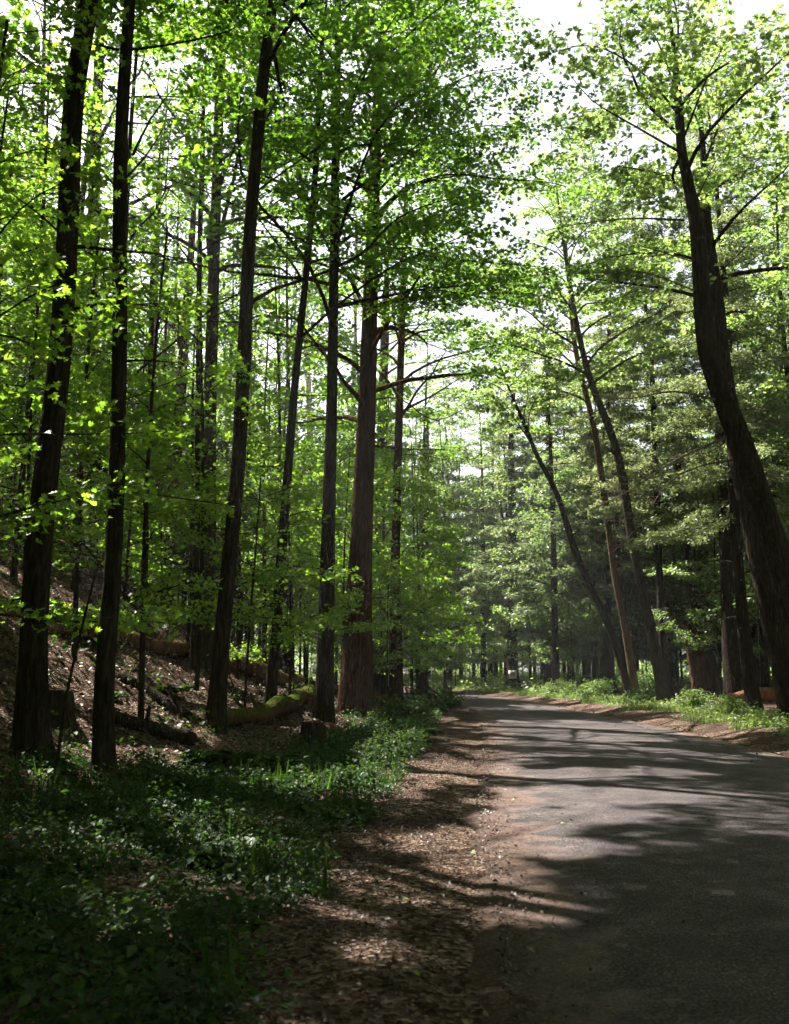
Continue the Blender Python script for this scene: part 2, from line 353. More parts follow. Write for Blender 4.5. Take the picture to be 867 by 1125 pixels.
class Leaves:
    def __init__(s): s.p = []; s.n = []; s.d = []; s.s = []; s.t = []
    def add(s, p, n, d, sz, t): s.p.append(p); s.n.append(n); s.d.append(d); s.s.append(sz); s.t.append(t)
    def arrays(s):
        if not s.p: return None
        return [np.concatenate(x) for x in (s.p, s.n, s.d, s.s, s.t)]
def leaf_mesh(name, arr, tpl, mat, origin):
    p, n, d, sz, t = arr
    n = n / (np.linalg.norm(n, axis=1)[:, None] + 1e-9)
    b = d - (d * n).sum(1)[:, None] * n; b /= np.linalg.norm(b, axis=1)[:, None] + 1e-9
    a = np.cross(b, n)
    T, F = tpl; k = len(T)
    V = (p - origin)[:, None, :] + sz[:, None, None] * (T[None, :, 0:1] * a[:, None] + T[None, :, 1:2] * b[:, None] + T[None, :, 2:3] * n[:, None])
    loc = np.concatenate([np.array(f) for f in F]); ls = np.cumsum([0] + [len(f) for f in F])[:-1]
    N = len(p)
    loops = (np.arange(N)[:, None] * k + loc[None]).ravel()
    starts = (np.arange(N)[:, None] * len(loc) + ls[None]).ravel()
    return mesh_np(name, V.reshape(-1, 3), loops, starts, mat, np.repeat(t, len(F)))

UP = np.array([0, 0, 1.])
def dvec(az, el): return np.array([math.cos(az) * math.cos(el), math.sin(az) * math.cos(el), math.sin(el)])
def spray(L, segs, per_m, w, size, r, tilt=.45, tbase=.5, droop=.12, tspread=.36, thick=.05):
    """flat sprays of leaves along twigs; segs rows: p0(3), p1(3)"""
    segs = np.asarray(segs, float)
    if not len(segs): return
    ln = np.linalg.norm(segs[:, 3:] - segs[:, :3], axis=1)
    c = r.poisson(per_m * ln + .6); i = np.repeat(np.arange(len(segs)), c); N = len(i)
    if not N: return
    t = r.random(N) ** .75
    d = (segs[:, 3:] - segs[:, :3])[i]; dn = d / (np.linalg.norm(d, axis=1)[:, None] + 1e-9)
    side = np.cross(dn, UP); side /= np.linalg.norm(side, axis=1)[:, None] + 1e-9
    o = (r.random(N) * 2 - 1) * w
    pos = segs[i, :3] + d * (t * 1.08)[:, None] + side * o[:, None] + UP * (r.standard_normal(N) * thick - droop * abs(o))[:, None]
    nrm = UP + r.standard_normal((N, 3)) * tilt
    dr = dn * .7 + side * np.sign(o)[:, None] * .8 + r.standard_normal((N, 3)) * .35 - UP * .25
    sz = size * r.uniform(.6, 1.2, N)
    tn = np.clip(tbase + (r.standard_normal(len(segs)) * .10)[i] + r.standard_normal(N) * tspread * .6, 0, 1)
    L.add(pos, nrm, dr, sz, tn)

def crspline(P, step=.5):
    P = np.asarray(P, float)
    if len(P) < 3:
        k = max(2, int(np.linalg.norm(P[-1] - P[0]) / step) + 1)
        return P[0] + (P[-1] - P[0]) * np.linspace(0, 1, k)[:, None]
    Q = np.vstack([2 * P[0] - P[1], P, 2 * P[-1] - P[-2]]); out = []
    for i in range(1, len(Q) - 2):
        k = max(2, int(np.linalg.norm(Q[i + 1][:3] - Q[i][:3]) / step) + 1)
        t = np.linspace(0, 1, k, endpoint=False)[:, None]
        a, b, c, d = Q[i - 1], Q[i], Q[i + 1], Q[i + 2]
        out.append(.5 * (2 * b + (c - a) * t + (2 * a - 5 * b + 4 * c - d) * t ** 2 + (3 * b - a - 3 * c + d) * t ** 3))
    return np.vstack(out + [P[-1:]])

def wander(p, az, el, L, n, r, flat=.55, jaz=.12):
    pts = [np.array(p, float)]; st = L / n
    for i in range(n):
        pts.append(pts[-1] + dvec(az, el) * st)
        el = el * flat ** (1.6 / n * 2) + r.normal(0, .05); az += r.normal(0, jaz)
    return np.array(pts)

def bough(W, L, pts, r0, r, opt):
    """a limb with side branches and leafy twigs in flat layers"""
    pts = np.asarray(pts, float); n = len(pts)
    W.tube(pts, np.linspace(r0, max(.006, r0 * .22), n), 5, cap=False)
    ln = np.r_[0, np.cumsum(np.linalg.norm(np.diff(pts, axis=0), axis=1))]; T = ln[-1]
    s = T * opt.get('bare', .25); side = 1; segs = []
    while s < T:
        i = min(np.searchsorted(ln, s) - 1, n - 2); i = max(i, 0)
        f = (s - ln[i]) / (ln[i + 1] - ln[i]); p = pts[i] + f * (pts[i + 1] - pts[i])
        d = pts[i + 1] - pts[i]; az = math.atan2(d[1], d[0]); tt = s / T
        l1 = (opt.get('side', .42) * T * (1 - opt.get('tp', .75) * tt) + .35) * r.uniform(.6, 1.15)
        a1 = az + side * r.uniform(.6, 1.1); e1 = r.uniform(-.05, .35)
        q = wander(p, a1, e1, l1, 3, r, .5)
        rr = max(.004, r0 * .32 * (1 - .6 * tt))
        for k in range(3): W.twig(q[k], q[k + 1], rr * (1 - .3 * k), rr * (.7 - .28 * k))
        m = max(2, int(l1 / opt.get('step', .30))); sd = 1
        for k in range(m):
            u = (k + .7) / m * 3; j = min(int(u), 2); pp = q[j] + (u - j) * (q[j + 1] - q[j])
            l0 = r.uniform(.28, .6) * opt.get('twig', 1.0); a0 = a1 + sd * r.uniform(.4, 1.0)
            e = pp + dvec(a0, r.uniform(-.2, .2)) * l0
            W.twig(pp, e, .004, .002); segs.append((*pp, *e)); sd = -sd
        segs.append((*q[2], *q[3])); side = -side
        s += opt.get('gap', .38) * r.uniform(.7, 1.3)
    segs.append((*pts[-2], *pts[-1]))
    if L is not None and opt.get('leaves', 14) > 0:
        spray(L, segs, opt.get('leaves', 14), opt.get('w', .20), opt.get('size', .11), r, opt.get('tilt', .5), opt.get('tint', .5), thick=opt.get('thick', .05))

def trunk_px(path, H, r, base=None, lean=None):
    """photo trace -> world trunk line standing on the ground, carried on upwards to height H"""
    B = base if base is not None else on_ground(path[-1][0], path[-1][1])
    Y = B[1]; P = []; Rd = []
    for (px, py, w) in path[::-1]:
        q = at(px, py, Y); P.append(q); Rd.append(w / 2 / FPX * Y)
    P = np.array(P); P[0] = B
    for k in range(1, len(P)): P[k, 1] += .12 * math.sin(k * 1.7 + B[0])
    top = P[-1]; d = P[-1] - P[max(0, len(P) - 3)]; d /= np.linalg.norm(d)
    z = top[2]; rr = Rd[-1]; zt = z
    if z >= B[2] + H: H = z - B[2] + 2.5
    while z < B[2] + H:
        d = d + np.array([r.normal(0, .03), r.normal(0, .03), .12]); d /= np.linalg.norm(d)
        top = top + d * 2.0; z = top[2]; P = np.vstack([P, top])
        Rd.append(max(.015, rr * (1 - min(1, max(0, z - zt) / max(.5, B[2] + H - zt))) ** .8))
    P = np.vstack([P[0] - [0, 0, .35], P]); Rd = [Rd[0] * 1.05] + Rd
    Q = crspline(np.c_[P, np.array(Rd)], .45)
    return Q[:, :3], np.maximum(Q[:, 3], .008), B

def at_height(P, R, z):
    i = int(np.clip(np.searchsorted(P[:, 2], z) - 1, 0, len(P) - 2))
    f = np.clip((z - P[i, 2]) / (P[i + 1, 2] - P[i, 2] + 1e-9), 0, 1)
    return P[i] + f * (P[i + 1] - P[i]), R[i] + f * (R[i + 1] - R[i])

def finish_tree(name, label, cat, group, B, Wt, limbs, L, bark, leafm, tpl, kind=None, crown='crown'):
    root = empty(name, B); tag(root, label, cat, group, kind)
    obj('trunk', Wt.mesh('trunk', bark, B), root)
    for W in limbs: obj('limb', W.mesh('limb', getattr(W, 'mat', bark), B), root)
    if L is not None:
        arr = L.arrays()
        if arr is not None:
            k = carve(arr[0], rng); dcam = np.linalg.norm(arr[0] - [0, 0, CAMH], axis=1)
            k &= dcam > 2.2
            arr = [x[k] for x in arr]
            if len(arr[0]): obj(crown, leaf_mesh(crown, arr, tpl, leafm, B), root)
    return root

def tall_tree(label, path, H, crown_from, n_limbs, seed, bark='bark', leafm='maple', opt=None, stubs=5, low=(), reach=.26, name='maple_tree', group=None, flare=.45, base=None, specials=()):
    r = np.random.default_rng(seed); opt = dict(opt or {})
    P, R, B = trunk_px(path, H, r, base)
    W = Wood(); W.tube(P, R, 14, .045 if name == 'leaning_tree' else .028, flare, r=r)
    limbs = []; L = Leaves()
    z0, z1 = B[2] + crown_from, P[-1, 2]
    az = r.random() * 6.28
    for k in range(n_limbs):
        t = (k + r.random() * .6) / n_limbs
        p, rr = at_height(P, R, z0 + (z1 - z0) * t)
        az += 2.4 + r.normal(0, .3)
        ln = H * reach * (1 - .62 * t) * r.uniform(.7, 1.2)
        lw = Wood(); bough(lw, L, wander(p, az, r.uniform(.25, .75) + .3 * t, ln, 7, r), min(rr * .45, .012 + .014 * ln), r, opt); limbs.append(lw)
    for k in range(stubs):
        z = B[2] + r.uniform(2.5, crown_from); p, rr = at_height(P, R, z)
        ln = r.uniform(.4, 1.8); lw = Wood(); q = wander(p, r.random() * 6.28, r.uniform(.1, .6), ln, 4, r)
        lw.tube(q, np.linspace(min(.02, rr * .3), .004, 5), 5)
        for m in range(3): lw.twig(q[2], q[2] + dvec(r.random() * 6.28, .3) * .35, .004, .002)
        limbs.append(lw)
    for (z, a, e, ln, o) in low:
        p, rr = at_height(P, R, B[2] + z); lw = Wood()
        bough(lw, L, wander(p, a, e, ln, 6, r), min(rr * .4, .01 + .012 * ln), r, {**opt, **o}); limbs.append(lw)
    for (pix, r0, o) in specials:
        pts = [at(px, py, B[1] + dy) for (px, py, dy) in pix]; lw = Wood(); lw.mat = M[o.get('mat', bark)]
        bough(lw, L, crspline(np.array(pts), .5), r0, r, {**opt, **o}); limbs.append(lw)
    return finish_tree(name, label, 'tree', group, B, W, limbs, L, M[bark], M[leafm], KITE if opt.get('kite') else MAPLE)

# hemlocks ------------------------------------------------------------------
def hemlock_parts(P, R, B, r, z_from, H, reach, size=.10, dens=1.0, gap=.42, tint=.5, dead_from=None, only=None):
    W = Wood(); L = Leaves(); W.tube(P, R, 12, .02, .3, r=r)
    z = B[2] + (dead_from if dead_from is not None else z_from); top = P[-1, 2]; az = r.random() * 6.28
    rows = []
    while z < top - .3:
        t = (z - B[2]) / (top - B[2]); p, rr = at_height(P, R, z)
        az += 2.4 + r.normal(0, .4); ln = reach * (1.02 - t) ** .75 * r.uniform(.6, 1.15)
        live = z >= B[2] + z_from
        if not live: ln *= r.uniform(.35, .8)
        q = wander(p, az, r.uniform(-.25, .5), ln, 6, r, .6, .12)
        q[:, 2] -= np.linspace(0, 1, 7) ** 2 * ln * .16
        W.tube(q, np.linspace(min(rr * .35, .012 + .008 * ln), .004, 7), 4, cap=False)
        m = int(ln / .20 / (1 if live else 1.8)); side = 1
        for k in range(m):
            u = (k + .8) / m * 6; j = min(int(u), 5); pp = q[j] + (u - j) * (q[j + 1] - q[j])
            tt = u / 6; l1 = (.42 * ln * (1 - tt) + .22) * r.uniform(.6, 1.1) * sstep(tt * 4 + .2)
            a1 = az + side * r.uniform(.75, 1.15); e = pp + dvec(a1, r.uniform(-.25, .1)) * l1 - UP * .08 * l1
            W.twig(pp, e, .005, .0025); side = -side
            if live:
                rows.append((*pp, *e))
                for h in (.35, .6, .85):
                    ps = pp + h * (e - pp); es = ps + dvec(a1 + r.choice([-1, 1]) * .9, -.1) * l1 * .4
                    rows.append((*ps, *es))
            elif r.random() < .8:
                for h in (.4, .7):
                    ps = pp + h * (e - pp); W.twig(ps, ps + dvec(a1 + r.choice([-1, 1]) * r.uniform(.5, 1.2), r.normal(0, .3)) * l1 * .4, .003, .0015)
        z += gap * .85 * r.uniform(.4, 1.6) * (1.0 if live else 1.3)
    spray(L, rows, 85 * dens, .10, size, r, .55, tint, .35, .3, .08)
    return W, L

# =================================================================== SETTING
def sheet(name, xs, ys, zf, mat):
    X, Y = np.meshgrid(xs, ys); Z = zf(X, Y)
    co = np.stack([X, Y, Z], -1).reshape(-1, 3); nx, ny = len(xs), len(ys)
    i = (np.arange(ny - 1)[:, None] * nx + np.arange(nx - 1)[None]).ravel()
    q = np.stack([i, i + 1, i + nx + 1, i + nx], 1)
    return mesh_np(name, co, q.ravel(), np.arange(len(q)) * 4, mat, smooth=True)
xs = np.r_[np.linspace(-400, -60, 12)[:-1], np.linspace(-60, -14, 60)[:-1], np.arange(-14, 14, .14), np.linspace(14, 60, 50), np.linspace(60, 400, 12)[1:]]
ys = np.r_[np.linspace(-60, -6, 20)[:-1], np.arange(-6, 34, .16), np.linspace(34, 110, 150), np.linspace(110, 600, 20)[1:]]
tag(obj('forest_ground', sheet('forest_ground', xs, ys, gh, M['ground'])), kind='structure')

# road: a sheet that follows the two edges, ragged at its margins
yr = np.r_[np.arange(-29, -6, .5), np.arange(-6, 40, .12), np.arange(40, 120, .5)]
K = np.linspace(0, 1, 27); K = K + .0 * K
lft = pe(yr) - .15 + .22 * lump(yr, yr * .3, 1.5, 4) + .06 * lump(yr, yr, 6, 5)
rgt = re_(yr) + .10 + .12 * lump(yr, yr * .5, 1.8, 6)
RX = lft[:, None] + (rgt - lft)[:, None] * K[None]
RY = np.repeat(yr[:, None], 27, 1)
dist = np.minimum(K[None] * (rgt - lft)[:, None], (1 - K[None]) * (rgt - lft)[:, None])
RZ = .006 + .05 * sstep(dist / 2.4) - .055 * (1 - sstep(dist / .22))
co = np.stack([RX, RY, RZ], -1).reshape(-1, 3)
i = (np.arange(len(yr) - 1)[:, None] * 27 + np.arange(26)[None]).ravel()
q = np.stack([i, i + 1, i + 28, i + 27], 1)
rm = mesh_np('road', co, q.ravel(), np.arange(len(q)) * 4, M['road'], smooth=True)
ea = rm.attributes.new('edge', 'FLOAT', 'POINT')
ld = K[None] * (rgt - lft)[:, None]; rd = (1 - K[None]) * (rgt - lft)[:, None]
ea.data.foreach_set('value', np.maximum(1 - ld / 1.7, 1 - rd / 1.2).clip(-.6, 1).astype(np.float32).ravel())
tag(obj('road', rm), kind='structure')

# =================================================================== TREES OF THE LEFT BANK
o_tall = dict(leaves=25, size=.145, w=.30, gap=.36, tint=.45, step=.28, thick=.07)
o_near = {**o_tall, 'leaves': 62, 'size': .112}
tall_tree('thick dark trunk leaning in at the far left edge, crown above the picture',
          [(100, -10, 22), (85, 110, 23), (73, 240, 24), (63, 390, 26), (50, 560, 28), (40, 700, 30), (34, 835, 34)], 25, 11, 32, 101, 'bark', 'maple', o_near, 4,
          low=[(6.5, .3, .1, 1.6, dict(leaves=0))])
tall_tree('straight black trunk on the leaf litter slope, nearest tree at the left',
          [(141, 0, 14), (136, 150, 15), (132, 260, 16), (128, 400, 17), (125, 600, 19), (118, 750, 21), (113, 855, 23)], 24, 11.5, 32, 102, 'bark', 'maple', o_near, 2,
          specials=[([(146, 170, 0), (166, 130, .3), (192, 95, .6)], .020, dict(leaves=0, gap=.7, side=.2)),
                    ([(136, 55, 0), (180, 50, .5), (240, 38, 1), (262, 28, 1.3)], .022, dict(leaves=3, gap=.7, side=.25)),
                    ([(134, 200, 0), (160, 172, .4), (180, 140, .8)], .018, dict(leaves=2, gap=.6, side=.3)),
                    ([(130, 55, 0), (100, 48, -.3), (70, 50, -.6)], .018, dict(leaves=2, gap=.6, side=.3)),
                    ([(126, 240, 0), (112, 236, .3), (90, 222, .5)], .012, dict(leaves=3, gap=.6, side=.3))])
tall_tree('very thin straight stem between two thicker dark trunks, left slope',
          [(224, 120, 5), (220, 300, 6), (217, 500, 7), (213, 735, 8)], 17, 9, 14, 103, 'bark', 'maple', o_tall, 5, name='maple_sapling')
tall_tree('dark trunk hidden at its foot by the leaning trunk beside it',
          [(243, 60, 11), (238, 180, 12), (235, 300, 13), (231, 480, 15), (229, 640, 17), (228, 735, 20)], 24, 11, 28, 104, 'bark_grey', 'maple', o_near, 6)
tall_tree('tall tilted trunk with brownish foot in front of the long fallen log',
          [(300, -5, 12), (290, 90, 14), (276, 240, 15), (267, 390, 16), (261, 520, 16), (250, 650, 17), (236, 800, 20)], 27, 13.5, 26, 105, 'bark', 'maple', o_tall, 4,
          specials=[([(266, 340, 0), (300, 318, .3), (345, 304, .6), (396, 280, .9), (412, 264, 1.1), (437, 240, 1.4), (480, 222, 1.8), (530, 212, 2.2)], .045, dict(leaves=11, bare=.55, size=.12, side=.3)),
                    ([(272, 262, 0), (300, 260, .4), (355, 264, 1), (410, 268, 1.4), (470, 280, 2)], .02, dict(leaves=6, bare=.3, side=.25)),
                    ([(276, 215, 0), (310, 190, .5), (345, 165, .9), (375, 140, 1.2)], .025, dict(leaves=8, bare=.3, side=.3)),
                    ([(284, 150, 0), (298, 120, .3), (320, 85, .6), (345, 78, .9)], .022, dict(leaves=5, bare=.3, side=.3))])
tall_tree('slim curving trunk standing on the mossy log end',
          [(352, 70, 6), (347, 190, 7), (334, 330, 8), (323, 430, 9), (313, 560, 10), (305, 680, 11), (296, 785, 13)], 21, 9.5, 18, 106, 'bark', 'maple', o_tall, 4,
          specials=[([(316, 490, 0), (300, 492, .2), (275, 488, .4)], .014, dict(leaves=2, gap=.6, side=.3))])
tall_tree('dark straight trunk with two-lobed foot beside the widest trunk',
          [(371, 50, 8), (369, 180, 10), (367, 300, 11), (364, 450, 13), (360, 620, 16), (356, 790, 21)], 26, 10.5, 28, 107, 'bark', 'maple', {**o_tall, 'tint': .34}, 4, reach=.27)  # crown tint lowered: shade under the canopy put into leaf colour
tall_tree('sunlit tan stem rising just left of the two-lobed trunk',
          [(334, 290, 5), (339, 420, 6), (342, 540, 8), (345, 640, 9), (348, 742, 10)], 16, 8, 10, 108, 'bark_sunlit_tan', 'maple', o_tall, 2, name='maple_sapling', flare=.2)
tall_tree('widest reddish brown trunk on the bank, lit along its left edge',
          [(413, 150, 14), (409, 270, 16), (405, 400, 19), (399, 550, 24), (394, 680, 30), (391, 785, 36)], 27, 9, 32, 109, 'bark_red', 'maple', {**o_tall, 'tint': .36}, 5, reach=.27,  # lower leaf tint here and on the overhang limbs paints their shade
          specials=[([(410, 240, 0), (440, 210, -.5), (490, 192, -1), (545, 196, -1.6), (600, 200, -2), (622, 205, -2.3)], .05, dict(tp=.3, leaves=26, bare=.25, size=.13, side=.30, tint=.3)),
                    ([(411, 280, 0), (450, 272, -.6), (500, 285, -1.2), (560, 290, -1.8), (610, 295, -2.2)], .045, dict(tp=.3, leaves=26, bare=.3, size=.13, side=.30, tint=.3)),
                    ([(408, 320, 0), (450, 318, -.5), (505, 322, -1.1), (560, 335, -1.6), (600, 345, -2.0)], .04, dict(tp=.3, leaves=22, bare=.35, size=.13, side=.28, tint=.35)),
                    ([(412, 180, 0), (460, 120, -.8), (510, 85, -1.6), (560, 75, -2.4)], .05, dict(tp=.3, leaves=26, bare=.2, size=.13, side=.42, tint=.3)),
                    ([(413, 150, 0), (450, 80, -.6), (490, 30, -1.4), (540, 5, -2)], .05, dict(tp=.3, leaves=26, bare=.2, size=.13, side=.42, tint=.3)),
                    ([(411, 215, 0), (460, 165, -1.0), (520, 140, -2.0), (575, 140, -2.8)], .05, dict(tp=.3, leaves=26, bare=.2, size=.13, side=.4, tint=.25)),
                    ([(404, 400, 0), (440, 372, -.3), (490, 385, -.8), (530, 405, -1.2)], .03, dict(leaves=12, bare=.35, size=.12, side=.3)),
                    ([(402, 440, 0), (440, 438, -.3), (480, 462, -.7), (540, 430, -1.1)], .03, dict(leaves=10, bare=.4, size=.12, side=.3))])
tall_tree('dark trunk half hidden behind the widest trunk on the bank',
          [(424, 330, 9), (420, 470, 11), (418, 600, 13), (416, 768, 16)], 22, 11, 16, 110, 'bark', 'maple', o_tall, 6)
tall_tree('slender reddish trunk right of the widest one, nearest the road bank',
          [(446, 230, 6), (441, 380, 8), (437, 520, 9), (434, 650, 11), (435, 780, 15)], 22, 10, 20, 111, 'bark_red', 'maple', o_tall, 7,
          specials=[([(441, 500, 0), (465, 500, -.3), (510, 510, -.7)], .018, dict(leaves=10, bare=.2, side=.35, size=.11)),
                    ([(436, 540, 0), (425, 535, -.4), (455, 540, -.8), (480, 556, -1.0)], .014, dict(leaves=26, bare=.1, side=.5, size=.11, tint=.85))])
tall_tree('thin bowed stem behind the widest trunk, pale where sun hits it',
          [(392, 250, 3), (390, 380, 4), (386, 500, 5), (377, 620, 5), (372, 740, 6)], 13, 7, 8, 112, 'bark_sunlit_tan', 'maple', o_tall, 2, name='maple_sapling', flare=.1)
tall_tree('dark slim trunk right of the nearest straight black trunk',
          [(168, 300, 5), (164, 420, 6), (160, 560, 7), (157, 690, 9)], 18, 8, 16, 113, 'bark', 'maple', o_tall, 6)
tall_tree('thin dark stem between the leaning left edge trunk and its straight neighbour',
          [(98, 300, 4), (92, 420, 5), (86, 560, 5), (82, 650, 6)], 15, 8, 12, 114, 'bark', 'maple', o_tall, 5, name='maple_sapling')
tall_tree('dull brown trunk far up the slope behind the straight black one',
          [(205, 330, 10), (198, 440, 12), (190, 560, 13), (180, 660, 14)], 22, 10, 18, 115, 'bark_red', 'maple', o_tall, 6)
tall_tree('pale barked trunk high behind the leaning left edge trunk',
          [(108, 60, 12), (104, 200, 13), (102, 400, 14), (108, 640, 16)], 26, 10, 22, 116, 'bark_grey', 'maple', o_tall, 4)

# =================================================================== TREES OF THE RIGHT SIDE
o_right = dict(leaves=40, size=.15, w=.28, gap=.40, tint=.6)
BR1 = np.array([10.4, 21.0, gz(10.4, 21.0)])
tall_tree('big dark trunk curving up and leftwards at the right edge of the road',
          [(748, 128, 11), (751, 170, 12), (762, 240, 15), (770, 310, 18), (779, 380, 21), (796, 440, 24), (817, 500, 26), (850, 590, 28), (888, 690, 31), (919, 780, 36), (929, 815, 39)], 19, 13.2, 9, 201, 'bark', 'maple_pale', {**o_right, 'tint': .75}, 0, base=BR1, name='leaning_tree',
          specials=[([(752, 242, 0), (700, 240, -.4), (650, 244, -.8), (600, 253, -1.2)], .03, dict(leaves=0, bare=.3, side=.16, gap=.5, mat='dead_twig')),
                    ([(770, 290, 0), (720, 275, -.6), (680, 262, -1.2)], .02, dict(leaves=0, side=.3, gap=.4, mat='dead_twig')),
                    ([(765, 320, 0), (710, 300, -.4), (650, 300, -.9), (620, 302, -1.2)], .022, dict(leaves=0, side=.25, gap=.4, mat='dead_twig')),
                    ([(768, 340, 0), (730, 350, -.4), (700, 375, -.9), (680, 395, -1.2)], .02, dict(leaves=0, side=.3, gap=.4, mat='dead_twig')),
                    ([(790, 440, 0), (740, 430, -.5), (690, 438, -1), (640, 430, -1.4)], .03, dict(leaves=0, side=.34, gap=.2, mat='dead_twig')),
                    ([(800, 480, 0), (770, 492, -.5), (735, 510, -1), (690, 540, -1.5), (650, 560, -2)], .04, dict(leaves=0, side=.36, gap=.15, bare=.3, mat='dead_twig')),
                    ([(805, 505, 0), (770, 512, -.4), (735, 530, -.8), (700, 580, -1.2), (670, 610, -1.4)], .03, dict(leaves=0, side=.45, gap=.12, bare=.35, mat='dead_twig')),
                    ([(770, 310, 0), (800, 290, .4), (840, 250, .8)], .02, dict(leaves=4, side=.3)),
                    ([(760, 230, 0), (785, 180, .4), (815, 140, .8)], .02, dict(leaves=8, side=.3)),
                    ([(752, 170, 0), (700, 140, -1), (650, 110, -2), (625, 80, -2.6)], .035, dict(leaves=20, side=.42, tint=.5)),
                    ([(750, 130, 0), (700, 75, -1), (650, 50, -2), (600, 60, -2.6)], .035, dict(leaves=24, side=.45, tint=.45)),
                    ([(750, 120, 0), (720, 40, -1), (690, 10, -2)], .03, dict(leaves=24, side=.5, tint=.5)),
                    ([(752, 150, 0), (775, 90, -1.2), (790, 60, -2.4), (800, 40, -3.2)], .03, dict(leaves=26, side=.45, tint=.9))])
tall_tree('brown trunk standing close behind the big curving trunk at the right',
          [(778, 250, 12), (786, 330, 15), (795, 400, 17), (812, 500, 20), (832, 600, 24), (846, 760, 28)], 20, 11, 16, 202, 'bark', 'maple_pale', o_right, 6, base=np.array([10.8, 25.0, gz(10.8, 25.0)]), name='leaning_tree')
tall_tree('slim trunk bending left over the road verge, forked at its top',
          [(575, 462, 4.5), (590, 500, 5), (612, 545, 6), (632, 605, 7), (650, 645, 7), (671, 695, 8), (689, 757, 9)], 16, 12, 8, 203, 'bark', 'maple_pale', {**o_right, 'size': .17}, 3, name='leaning_tree', base=np.array([10.6, 41.5, gz(10.6, 41.5)]),
          specials=[([(585, 490, 0), (565, 460, -.5), (540, 440, -1), (510, 440, -1.5)], .03, dict(leaves=40, side=.4)),
                    ([(580, 475, 0), (583, 450, .4), (600, 420, .8)], .03, dict(leaves=40, side=.4)),
                    ([(600, 520, 0), (560, 520, -.5), (530, 540, -1)], .03, dict(leaves=14, side=.4, tint=.8))])
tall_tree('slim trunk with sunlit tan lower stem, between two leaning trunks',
          [(636, 400, 6), (650, 460, 6.5), (663, 540, 7), (676, 630, 7.5), (687, 690, 8), (694, 752, 9)], 26, 14, 22, 204, 'bark_sunlit_tan', 'maple_pale', {**o_right, 'size': .17}, 5, name='leaning_tree', base=np.array([11.2, 43.0, gz(11.2, 43.0)]))
tall_tree('brown leaning trunk standing foremost on the right grassy verge',
          [(650, 420, 7.5), (678, 500, 8.5), (694, 590, 10), (708, 655, 11), (720, 715, 12), (732, 773, 13)], 24, 13, 30, 205, 'bark_grey', 'maple_pale', {**o_right, 'size': .16}, 6, name='leaning_tree')
# broken snag
Bs = on_ground(773, 768); r = np.random.default_rng(5)
W = Wood()
P = crspline(np.array([Bs - [0, 0, .3], Bs, at(766, 725, Bs[1]), at(757, 695, Bs[1]), at(751, 680, Bs[1])]), .2)
W.tube(P, np.interp(np.linspace(0, 1, len(P)), [0, .25, .6, .9, 1], np.array([24, 21, 17, 9, 2]) / 2 / FPX * Bs[1]), 12, .05, .25, r=r)
for a in range(5): W.twig(P[-3], P[-1] + dvec(a * 1.3, 1.0) * .25, .05, .01)
tag(obj('tree_snag', W.mesh('tree_snag', M['bark_red'], Bs), None, Bs), 'broken dark tree stump pointed at its top, leaning by the right verge', 'dead tree')

def hemlock(label, path, H, z_from, reach, seed, base=None, bark='bark', dens=1.0, size=.12, tint=.5, dead_from=None, group=None, gap=.45):
    r = np.random.default_rng(seed)
    P, R, B = trunk_px(path, H, r, base)
    W, L = hemlock_parts(P, R, B, r, z_from, H, reach, size, dens, gap, tint, dead_from)
    return finish_tree('hemlock_tree', label, 'tree', group, B, W, [], L, M[bark], M['hemlock'], NEEDLE)
hemlock('dark tilted hemlock trunk right behind the broken stump', [(742, 480, 8), (752, 590, 10), (770, 690, 13), (786, 764, 17)], 24, 8.5, 4.2, 301, dead_from=4, dens=.8, size=.15, tint=.55)
hemlock('hemlock with thick black foot at the far right edge of the verge', [(790, 480, 11), (797, 600, 14), (803, 690, 18), (810, 775, 25)], 25, 8, 4.4, 302, dead_from=3.5, dens=.8, size=.15)
hemlock('hemlock with dense silvery needles behind the leaning verge trunks', [(640, 480, 6), (641, 600, 7), (643, 690, 8), (645, 752, 10)], 25, 5.5, 5.0, 303, dens=.9, size=.17, tint=.7, dead_from=2)
hemlock('young hemlock whose dark boughs hang over the left bank shrubs', [(468, 480, 7), (466, 600, 9), (465, 700, 10), (464, 762, 13)], 15, 1.8, 3.0, 304, dens=1.1, size=.15, tint=.30)
hemlock('dark hemlock with drooping boughs left of the road bend', [(428, 480, 8), (430, 600, 9), (432, 700, 11), (434, 752, 13)], 20, 2.5, 3.6, 305, dens=.9, size=.17, tint=.30)
hemlock('hemlock carrying a small white notice on its dark trunk', [(563, 560, 9), (563, 650, 10), (563, 720, 12), (563, 758, 16)], 25, 6.0, 4.6, 306, dens=.7, size=.22, tint=.75, bark='bark')
hemlock('hemlock with sunlit silvery boughs over the middle of the road bend', [(604, 520, 9), (604, 650, 11), (603, 720, 12), (602, 756, 14)], 26, 5.0, 5.0, 307, dens=.7, size=.22, tint=.85)
hemlock('tall hemlock with fine silvery sprays behind the big curving trunk', [(800, 420, 9), (808, 560, 11), (818, 690, 13), (826, 770, 16)], 24, 6, 4.6, 308, base=np.array([11.6, 30.0, gz(11.6, 30.0)]), dens=1.0, size=.13, tint=.75, dead_from=2.5, gap=.36)
hemlock('hemlock feathering the space left of the big curving trunk', [(716, 420, 6), (722, 560, 7), (728, 690, 8), (732, 764, 10)], 26, 7.5, 5.0, 309, base=np.array([12.4, 42.0, gz(12.4, 42.0)]), dens=1.0, size=.16, tint=.8, dead_from=3, gap=.36)
